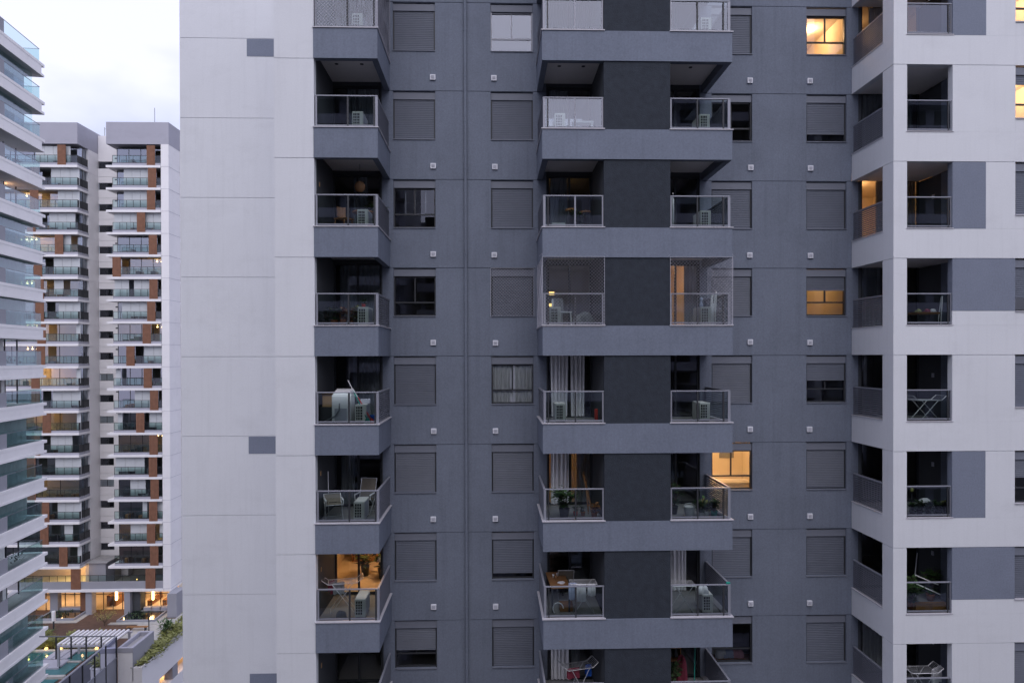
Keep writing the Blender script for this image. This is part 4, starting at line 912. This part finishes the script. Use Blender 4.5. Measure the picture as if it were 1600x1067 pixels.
for i in range(NF):
    tower_floor(i, -66.0, -53.6, (LW[i][0], [(.55+.45*f0, .55+.45*f1) for f0, f1 in LW[i][1]], LW[i][2]), True)
    tower_floor(i, -49.2, -42.98, RW[i], False)
    z = tz(i)
    mb = MB(); mb.box(-53.57, -49.98, YCORE, YCORE+.2, z-.16, z+.95); mb.box(-51.7, -49.98, YCORE, YCORE+.2, z+.952, z+1.9); mb.box(-53.57, -49.98, YCORE, YCORE+.2, z+1.902, z+HB-.19); tpart(mb, 'core_wall_panel', 'bwhite')
    mb = MB(); mb.box(-53.55, -51.7, YCORE+.06, YCORE+.1, z+.95, z+1.0); mb.box(-53.55, -51.7, YCORE+.06, YCORE+.1, z+1.85, z+1.9); mb.box(-52.65, -52.6, YCORE+.06, YCORE+.1, z+1.0, z+1.85); wn = tpart(mb, 'window', 'alud')
    mb = MB(); mb.quad((-53.55, YCORE+.08, z+1), (-51.7, YCORE+.08, z+1), (-51.7, YCORE+.08, z+1.85), (-53.55, YCORE+.08, z+1.85)); tpart(mb, 'pane', 'winglass', wn)
    mb = MB(); mb.quad((-53.55, YCORE+.17, z+1), (-51.7, YCORE+.17, z+1), (-51.7, YCORE+.17, z+1.85), (-53.55, YCORE+.17, z+1.85)); tpart(mb, 'pane_backing', 'blackfill' if i not in (10, 12, 15) else 'blind', wn)  # near-black sheet in place of a dark interior, pale on some floors
    for vx in (-51.35, -50.85): mb = MB(); mb.box(vx, vx+.28, YCORE-.02, YCORE, z+2.25, z+2.42); tpart(mb, 'wall_vent', 'alud')
    mb = MB(); mb.box(-41.70, -41.66, YT+4.0, YT+5.2, z+1.0, z+1.7); wn = tpart(mb, 'window', 'alud')
mb = MB(); mb.box(-53.57, -49.98, YCORE, YCORE+.2, tz(0)+HB-.19, HZ+30.05); tpart(mb, 'core_wall_panel', 'bwhite')
# lowest amenity floor, continuous band, columns, lobby
zb = HZ - 30.35
mb = MB(); mb.box(-66, -42.98, YT-.14, YT+8, zb-.18, zb+.16); g = tpart(mb, 'podium_slab', 'bwhite')
mb = MB(); mb.box(-66, -42.98, YT, YT+.15, zb+.16, zb+1.15); tpart(mb, 'upstand', 'bgrey2', g)
mb = MB(); n = 22
for q in range(n+1): x = -65.9+22.9*q/n; mb.box(x-.02, x+.02, YT+.05, YT+.09, zb+1.15, zb+1.95)
mb.box(-66, -43, YT+.04, YT+.10, zb+1.92, zb+1.97); tpart(mb, 'railing', 'alud', g)
mb = MB(); mb.quad((-65.9, YT+.07, zb+1.17), (-43, YT+.07, zb+1.17), (-43, YT+.07, zb+1.92), (-65.9, YT+.07, zb+1.92)); tpart(mb, 'railing_glass', 'teal', g)
for x in (-54.75, -45.2): tpart(slats(x, 1.25, YT-.1, zb+.17, tz(18)-.2), 'timber_screen', 'brownslat', g)
mb = MB(); mb.box(-53.2, -51.0, YT+1.2, YT+4, zb+.17, zb+3.2); tpart(mb, 'roof_hut', 'bgrey2', g)
mb = MB(); mb.box(-53.4, -50.7, YT+1.0, YT+4.2, zb+3.2, zb+3.35); tpart(mb, 'hut_roof', 'concrete', g)
mb = MB(); mb.inbox(-66, -53.7, YT+2.2, YT+6, zb+.17, zb+3.2); tpart(mb, 'lit_room', 'roomlit', g)
lamp('terrace_lamp', (-56.5, YT+3.5, zb+2.6), 150, r=.2); lamp('terrace_lamp', (-53.9, YT+1.0, zb+2.6), 30, r=.2)
mb = MB(); mb.box(-57.6, -55.2, YT+3.0, YT+3.6, zb+2.5, zb+2.6); tpart(mb, 'lamp_panel', 'bulb', g)
mb = MB(); mb.inbox(-50.9, -43.2, YT+3.2, YT+6, zb+.17, zb+3.2); tpart(mb, 'back_room', 'room', g)
for x0, x1, y0, y1 in ((-58.1, -57.1, 71.0, 71.8), (-53.05, -52.25, 70.2, 71.2), (-48.0, -47.25, 70.0, 71.0), (-41.95, -40.75, 68.9, 71.5)):
    mb = MB(); mb.box(x0, x1, y0, y1, 0, zb-.18); tpart(mb, 'column', 'bgrey2')
mb = MB(); mb.inbox(-66, -41.9, 72.1, 78, 0.01, zb-.19); tpart(mb, 'lobby_interior', 'roomlit')
mb = MB()
x = -65.5
while x < -42: mb.box(x-.035, x+.035, 71.98, 72.06, 0, zb-.2); x += 1.25
mb.box(-66, -42, 71.98, 72.06, 2.05, 2.13); tpart(mb, 'lobby_frames', 'alud')
mb = MB(); mb.quad((-66, 72.02, 0), (-42, 72.02, 0), (-42, 72.02, zb-.2), (-66, 72.02, zb-.2)); tpart(mb, 'lobby_glass', 'winglass')
for x, y, wv in ((-59, 74.5, 220), (-54.8, 74.5, 100), (-50, 74.0, 190), (-46.5, 74.2, 200), (-44, 74.2, 160)): lamp('lobby_lamp', (x, y, 2.5), wv, r=.25)
for x in (-50.0, -45.2):
    mb = MB(); mb.box(x-.1, x+.1, 71.8, 71.92, 1.3, 2.7); tpart(mb, 'wall_light', 'bulb')
mb = MB()
for x in (-52.0, -51.2, -48.9, -46.6, -44.6): mb.box(x, x+.45, 73.2, 76.5, 0, R.uniform(.7, 1.6))
tpart(mb, 'lobby_furniture', 'wood')
tpart(MB().box(-54.2, -53.06, 71.0, 71.9, 0, zb-.2), 'dark_wall', 'brownslat'); tpart(MB().box(-47.2, -46.2, 70.6, 71.9, 0, zb-.2), 'dark_wall', 'inner')

# ================================================================== GLASS-BALCONY BLOCK AT THE EDGE OF VIEW
AB = empty('balcony_block', (-34.6, 33.9, 0), .12); tag(AB, 'pale residential block at the picture edge with long teal glass balconies', 'building')
def apart(mb, name, mat, parent=None, smooth=False): return link(name, mb.mesh(name, mat, smooth), parent or AB)
LEN = 16.0
mb = MB(); mb.box(-12, -2.3, -LEN, -1.6, 0, HZ-.67+2.9*8); apart(mb, 'core', 'bcream')
for i in range(-10, 9):
    z = HZ - .62 + 2.9*i
    mb = MB(); mb.box(-2.4, 0.0, -LEN, 0, z-.22, z); mb.box(-2.4, -.02, -LEN, -.42, z-.80, z-.222); mb.box(-2.4, 0.0, -LEN, -.04, z-.98, z-.802)
    b = apart(mb, 'balcony', 'bcream')
    zt = z + 1.02
    mb = MB(); y = -.38
    nn = 0
    mb.quad((-.16, -5.1, z+.0), (-.16, -.45, z), (-.16, -.45, zt), (-.16, -5.1, zt)); mb.quad((-.16, -.45, z), (-1.9, -.45, z), (-1.9, -.45, zt), (-.16, -.45, zt)); apart(mb, 'glass_balustrade', 'teal', b)
    mb = MB(); mb.box(-.18, -.14, -5.1, -.43, zt, zt+.03); mb.box(-1.9, -.18, -.47, -.43, zt, zt+.03); apart(mb, 'glass_rail', 'alu', b)
    mb = MB(); mb.box(-.20, -.12, -LEN, -5.12, z, zt+.02); apart(mb, 'service_screen', 'bgrey2', b)
    if i == 8: continue
    ztp = z+2.9-.98
    mb = MB()
    for q in range(6): yy = -.9-(LEN-1.5)*q/9; mb.box(-1.66, -1.58, yy-.04, yy+.04, z, ztp)
    apart(mb, 'glazing_frame', 'alud', b)
    kind = (i*7+3) % 5
    mb = MB(); mb.box(-2.28, -2.2, -LEN, -1.6, z, ztp); apart(mb, 'back_wall', 'bcream' if kind != 1 else 'wood', b)
    if kind in (0, 2, 4):
        n = 40; mb = MB()
        for q in range(n): y0 = -1.2-5.5*q/n; y1 = -1.2-5.5*(q+1)/n; mb.quad((-.85+.05*math.sin(q*1.3), y0, z+.02), (-.85+.05*math.sin((q+1)*1.3), y1, z+.02), (-.85+.05*math.sin((q+1)*1.3), y1, ztp), (-.85+.05*math.sin(q*1.3), y0, ztp))
        apart(mb, 'curtain', 'blind', b, True)
        mb = MB(); mb.quad((-.5, -8, z), (-.5, -.8, z), (-.5, -.8, ztp), (-.5, -8, ztp)); apart(mb, 'sliding_glass', 'teal', b)
    else:
        mb = MB(); mb.quad((-2.19, -9, z), (-2.19, -3.4, z), (-2.19, -3.4, ztp), (-2.19, -9, ztp)); apart(mb, 'dark_glazing', 'winglass', b)
        mb = MB(); mb.box(-2.195, -2.192, -9, -3.4, z, ztp); apart(mb, 'dark_room', 'inner', b)
        mb = MB(); mb.box(-2.1, -1.6, -2.6-kind*.4, -2.0-kind*.4, z, ztp); apart(mb, 'pier', 'whiteplastic' if kind == 4 else 'bcream', b)
    if kind == 3:
        mb = MB()
        for q in range(70): mb.leaf((R.uniform(-1.3, -.5), R.uniform(-5, -2), z+R.uniform(.1, .6)), (R.uniform(-1, 1), R.uniform(-1, 1), R.uniform(0, 1)), .3, .1)
        apart(mb, 'balcony_plants', 'leafd', b)
lamp('balcony_lamp', (-36.3, 31.6, HZ-.62+2.9*5-1.6+.3), 14, r=.1)

# ================================================================== PLAZA, POOL AND PODIUM
tag(MB().quad((-600, -300, -.35), (600, -300, -.35), (600, 700, -.35), (-600, 700, -.35)).build('ground', 'asphalt'), kind='structure')
tag(MB().box(-75, -38, 40, 92, -.3, 0).build('plaza', 'paving'), kind='structure')
tag(MB().box(-44.5, -38, 62.5, 68.5, .004, .02).build('pale_path', 'palepave'), kind='structure')
for nm, x0, x1, y0, y1, lab in (('pond', -57.8, -53.5, 68.4, 71.3, 'dark shallow pond nearer the glass-balcony block'), ('pond', -47.4, -43.0, 67.6, 70.6, 'dark shallow pond before the lit lobby by the pier')):
    e = empty(nm, ((x0+x1)/2, (y0+y1)/2, 0)); tag(e, lab, 'pond', 'ponds on the plaza'); hx, hy = (x1-x0)/2, (y1-y0)/2
    MB().box(-hx, hx, -hy, hy, .1, .24).build('water', 'water', e)
    mb = MB(); mb.box(-hx-.2, hx+.2, -hy-.2, -hy, 0, .3); mb.box(-hx-.2, hx+.2, hy, hy+.2, 0, .3); mb.box(-hx-.2, -hx, -hy, hy, 0, .3); mb.box(hx, hx+.2, -hy, hy, 0, .3); mb.build('rim', 'bgrey2', e)
    mb = MB(); mb.box(-hx-.9, hx+.9, -hy-.9, -hy-.2, 0, .06); mb.box(hx+.2, hx+.9, -hy-.2, hy+.2, 0, .06); mb.build('border', 'palepave', e)
    mb = MB()
    for q in range(90): mb.leaf((R.uniform(-hx, hx*.3), R.uniform(-hy, hy), .24), (R.uniform(-1, 1), R.uniform(-1, 1), R.uniform(.2, 1.4)), R.uniform(.2, .5), .12)
    mb.build('reeds', 'leafd', e)
mb = MB(); mb.box(-58, -53, 71.35, 71.9, 0, .55); tag(mb.build('stone_planter', 'bgrey'), 'low grey stone planter behind the first pond', 'planter', 'stone planters')
for q in range(4): tag(MB().box(-.5, .5, -.35, .35, 0, .6).build('stone_block', 'bgrey', loc=(-46.7+1.15*q, 71.3, 0), bevel=.03), 'pale stone block, %s in the row behind the second pond' % ['first', 'second', 'third', 'last'][q], 'stone block', 'stone blocks behind the pond')
def bush(name, x0, x1, y0, y1, z0, h, n, mat, label, cat='hedge', L=(.35, .14), slope=0):
    mb = MB()
    for q in range(n):
        x = R.uniform(x0, x1); y = R.uniform(y0, y1); t = R.random()**.6; top = h*(.65+.35*math.sin(x*2.1+1)*math.cos(y*1.7)); a = R.uniform(0, 6.28)
        mb.leaf((x, y, z0+t*top), (math.cos(a), math.sin(a), R.uniform(-.1, 1.1)), L[0]*R.uniform(.6, 1.3), L[1]*R.uniform(.7, 1.3))
    c = Vector(((x0+x1)/2, (y0+y1)/2, z0)); me = mb.mesh('foliage', mat); me.transform(Matrix.Translation(-c))
    e = empty(name, c); tag(e, label, cat); link('foliage', me, e)
    mb = MB()
    for q in range(6): xx = R.uniform(x0, x1)-c.x; yy = R.uniform(y0, y1)-c.y; mb.tube((xx, yy, 0), (xx+.1, yy, h*.7), .03, 5)
    mb.build('stems', 'bark', e); return e
bush('hedge', -52.6, -44.3, 59.2, 61.4, 0, 1.6, 3600, 'leafy', 'yellow-green hedge with small uplights behind the pool', L=(.4, .12))
bush('shrub_bed', -60, -53.5, 62, 65, 0, .9, 900, 'leaf', 'low green shrub bed at the glass-balcony block', 'shrubs')
# small tree on the plaza
e = empty('small_tree', (-48.5, 66.4, 0)); tag(e, 'small thin-leaved tree in the middle of the brown plaza', 'tree'); mb = MB(); lf = MB(); mb.tube((0, 0, 0), (.05, 0, .5), .07, 7, .05)
for q in range(9):
    a = q*.7; d = Vector((math.cos(a)*1.1, math.sin(a)*1.1, 1.1+.5*R.random())); s = Vector((.05, 0, .4)); mb.tube(tuple(s), tuple(s+d*.6), .03, 5, .02); mb.tube(tuple(s+d*.6), tuple(s+d), .018, 4, .006)
    for p in range(26): t = R.uniform(.45, 1.1); lf.leaf(s+d*t+Vector((R.uniform(-.3, .3), R.uniform(-.3, .3), R.uniform(-.2, .2))), (R.uniform(-1, 1), R.uniform(-1, 1), R.uniform(-.3, .6)), .22, .09)
mb.build('trunk', 'bark', e); lf.build('crown', 'leafy', e)
e = empty('lantern_post', (-54.3, 65.7, 0)); tag(e, 'white cylindrical lantern post on the plaza beside the shrubs', 'lamp post'); MB().lathe([(.2, 1.0), (.22, 2.1), (.2, 2.2)], n=12).build('lantern', 'whiteplastic', e); MB().tube((0, 0, 0), (0, 0, 1.0), .09, 8).build('post', 'alud', e)
e = empty('dark_lamp_post', (-42.0, 64.3, 0)); tag(e, 'dark thin lamp post beside the second pond', 'lamp post'); MB().tube((0, 0, 0), (0, 0, 2.4), .07, 8).build('post', 'alud', e); MB().box(-.1, .1, -.1, .1, 2.4, 2.6).build('head', 'alud', e)
e = empty('park_bench', (-43.7, 64.9, 0)); tag(e, 'long brown bench at the front of the plaza', 'bench')
for q in range(4): MB().box(-1.3, 1.3, -.24+.12*q, -.14+.12*q, .42, .47).build('slat', 'wood', e)
for s in (-1, 1): MB().box(s-.04, s+.04, -.22, .22, 0, .42).build('leg', 'alud', e)
# swimming pool
e = empty('swimming_pool', (-48.6, 55.8, 0)); tag(e, 'teal swimming pool with stepped pale deck below the hedge', 'pool')
MB().box(-3.6, 3.4, -3.2, 2.8, .02, .14).build('water', 'poolwater', e)
mb = MB(); mb.box(-4.0, 3.8, 2.8, 3.2, 0, .3); mb.box(-4.0, -3.6, -3.2, 2.8, 0, .3); mb.box(-4.0, 3.8, -3.6, -3.2, 0, .3); mb.box(-3.6, 3.4, -.05, .25, .0, .26); mb.build('rim', 'palepave', e)
for q in range(3): MB().box(-.9+.85*q, -.15+.85*q, .6, 2.9, .2, .34).build('deck_slab', 'bgrey', e)
MB().box(-.9, 2.0, -1.6, .45, .15, .32).build('deck_platform', 'bgrey', e)
MB().box(-3.6, 3.4, -6.5, -3.8, .02, .12).build('lap_lane', 'poolwater', e)
for q, (x, y) in enumerate(((-52.4, 58.3), (-50.9, 59.1), (-49.3, 59.1), (-45.2, 59.0))):
    o = MB().lathe([(.16, 0), (.18, .12), (.12, .2)], n=10).build('uplight', 'bulbdim', loc=(x, y-.1, .3)); MB().tube((0, 0, -.3), (0, 0, 0), .03, 6).build('spike', 'alud', o); tag(o, ['first', 'second', 'third', 'fourth'][q] + ' glowing yellow uplight along the pool hedge from its outer end', 'uplight', 'garden uplights'); lamp('uplight_glow', (x, y, .8), 10, (1, .65, .15), .1)
# pergola
e = empty('pergola', (-43.8, 56.3, 0)); tag(e, 'white slatted pergola roof beyond the glass fence', 'pergola')
for q in range(12): MB().box(-3.0+.5*q, -2.82+.5*q, -1.9, 1.9, 2.62, 2.8).build('slat', 'bwhite', e)
MB().box(-3.2, 3.0, -1.9, -1.7, 2.4, 2.6).build('beam', 'bgrey', e); MB().box(-3.2, 3.0, 1.7, 1.9, 2.4, 2.6).build('beam', 'bgrey', e)
for x in (-2.9, 2.7):
    for y in (-1.8, 1.8): MB().box(x-.1, x+.1, y-.1, y+.1, 0, 2.4).build('post', 'bgrey2', e)
MB().box(-3, 2.8, -1.6, 1.6, .01, .1).build('platform', 'paving', e)
# terrace of the near podium: white block, roof tray, planter wall
e = empty('podium_block', (-28.0, 32.0, 0)); tag(e, 'white podium block with grey tray roof beside the planter wall', 'podium')
MB().box(.55, 1.62, -1.5, 1.6, 0, 11.95).build('body', 'bwhite', e)
mb = MB(); mb.box(.53, 1.64, -1.52, -1.3, 11.95, 12.3); mb.box(.53, 1.64, 1.4, 1.62, 11.95, 12.3); mb.box(.53, .7, -1.3, 1.4, 11.95, 12.3); mb.box(1.42, 1.64, -1.3, 1.4, 11.952, 12.3); mb.build('parapet', 'bgrey', e)
MB().box(.7, 1.42, -1.3, 1.4, 11.952, 12.0).build('roof_tray', 'concrete', e)
MB().box(1.625, 1.66, -1.5, 1.6, 9.9, 12.28).build('grey_side', 'bgrey2', e)
e = empty('planter_wall', (-25.7, 38.0, 0)); tag(e, 'long white planter wall with lit garage openings beside the main building', 'wall')
mb = MB(); mb.box(-.7, 0, -7.5, 12, 8.75, 10.85); mb.box(-.7, 0, -7.5, 12, 0, 7.7); mb.box(-.7, 0, -7.5, -4.9, 7.7, 8.75); mb.build('wall', 'bwhite', e)
for y in (-2.7, .6, 4, 7.6, 11): MB().box(-.68, -.02, y, y+.9, 7.7, 8.75).build('pillar', 'bgrey2', e)
MB().box(-.05, .06, -7.5, 12, 10.85, 10.95).build('coping', 'bwhite', e)
mb = MB(); mb.quad((-2, -5, 7.6), (-2, 12, 7.6), (-2, 12, 9.2), (-2, -5, 9.2)); mb.quad((-2, -5, 9.2), (-.7, -5, 9.2), (-.7, 12, 9.2), (-2, 12, 9.2)); mb.quad((-2, -5, 7.6), (-.7, -5, 7.6), (-.7, 12, 7.6), (-2, 12, 7.6)); mb.build('garage_interior', 'roomlit', e)
MB().box(-1.5, -.71, -5.8, 12, 9.8, 10.5).build('soil_bed', 'bark', e)
lamp('garage_lamp', (-26.9, 36, 8.6), 60, r=.15); lamp('garage_lamp', (-26.9, 41, 8.6), 80, r=.15)
bush('planter_shrubs', -27.0, -25.55, 30.7, 46, 10.6, .85, 5200, 'leafy', 'yellow-green shrubs spilling along the planter wall', 'shrubs', (.34, .13))
plant('palm_plant', -26.9, 36.5, 10.4, 1.4, .5, 60, 'leaf', 'upright dark green plant at the back of the planter wall', (.2, .3, 'darkpot'), seed=140, leaf=(.5, .1), up=1.2, group=None, cat='plant')
tag(MB().box(-29.0, -26.45, 33.7, 50, 9.0, 9.7).build('pale_ramp', 'palepave'), kind='structure')
# glass fence round the terrace
e = empty('glass_fence', (-27.5, 30.42, 9.0)); tag(e, 'glass terrace fence with grey lower panels and dark posts', 'fence')
def fence_run(p, q, n):
    p = Vector(p); q = Vector(q)
    for i in range(n+1):
        a = p+(q-p)*i/n; MB().box(a.x-.04, a.x+.04, a.y-.04, a.y+.04, 0, 4.2).build('post', 'alud', e)
        if i < n:
            b = p+(q-p)*(i+1)/n
            MB().quad((a.x, a.y, 0), (b.x, b.y, 0), (b.x, b.y, 2.6), (a.x, a.y, 2.6)).build('lower_panel', 'frosted', e)
            MB().quad((a.x, a.y, 2.66), (b.x, b.y, 2.66), (b.x, b.y, 4.15), (a.x, a.y, 4.15)).build('glass_pane', 'teal', e)
    MB().tube((p.x, p.y, 4.2), (q.x, q.y, 4.2), .06, 6).build('top_rail', 'alul', e); MB().tube((p.x, p.y, 2.63), (q.x, q.y, 2.63), .04, 6).build('middle_rail', 'alu', e)
fence_run((0, 0, 0), (.45, -9.0, 0), 6)
mb = MB()
for i in range(5): a = -5.4*i/5; mb = MB(); mb.box(a-.04, a+.04, -.04, .04, 2.6, 4.2); mb.build('post', 'alud', e) if i else None
MB().tube((0, 0, 4.2), (-5.6, .15, 4.2), .05, 6).build('top_rail', 'alu', e)

# ================================================================== TOWERS MIRRORED IN THE GLASS, SET CLOSE AND WIDE TO DARKEN THE LOWER FACADE
def mirror_tower(x0, x1, y0, y1, ztop, label, mat):
    e = empty('opposite_tower', ((x0+x1)/2, y0, 0)); tag(e, label, 'building', 'towers mirrored in the balcony glass'); hx = (x1-x0)/2
    MB().box(-hx, hx, -(y0-y1), 0, 0, ztop).build('body', mat, e)
    z = 3
    while z < ztop-1.5:
        MB().box(-hx-.3, hx+.3, 0, 1.3, z, z+.9).build('balcony_band', 'bgrey2', e)
        mb = MB(); n = int(hx/1.6)
        for q in range(n): xx = -hx+.5+q*3.2; mb.box(xx, xx+2.3, .02, .06, z+.9, z+2.7)
        mb.build('window_band', 'blackfill', e); z += 2.9
mirror_tower(-62, -9, -45, -62, HZ+28, 'grey balcony tower mirrored in the glass beside the white wall', 'louvre')
mirror_tower(-8, 2, -52, -66, HZ+15, 'unseen low tower added to shade the lower facade by the drain pipe', 'louvre')  # unseen tower added to cut skylight on the lower facade
mirror_tower(3, 13.5, -48, -64, HZ+17, 'lower balcony tower mirrored in the glass left of the black panels', 'louvre')
mirror_tower(15, 50, -47, -62, HZ+29, 'tall balcony tower mirrored in the glass of the white bay', 'louvre')
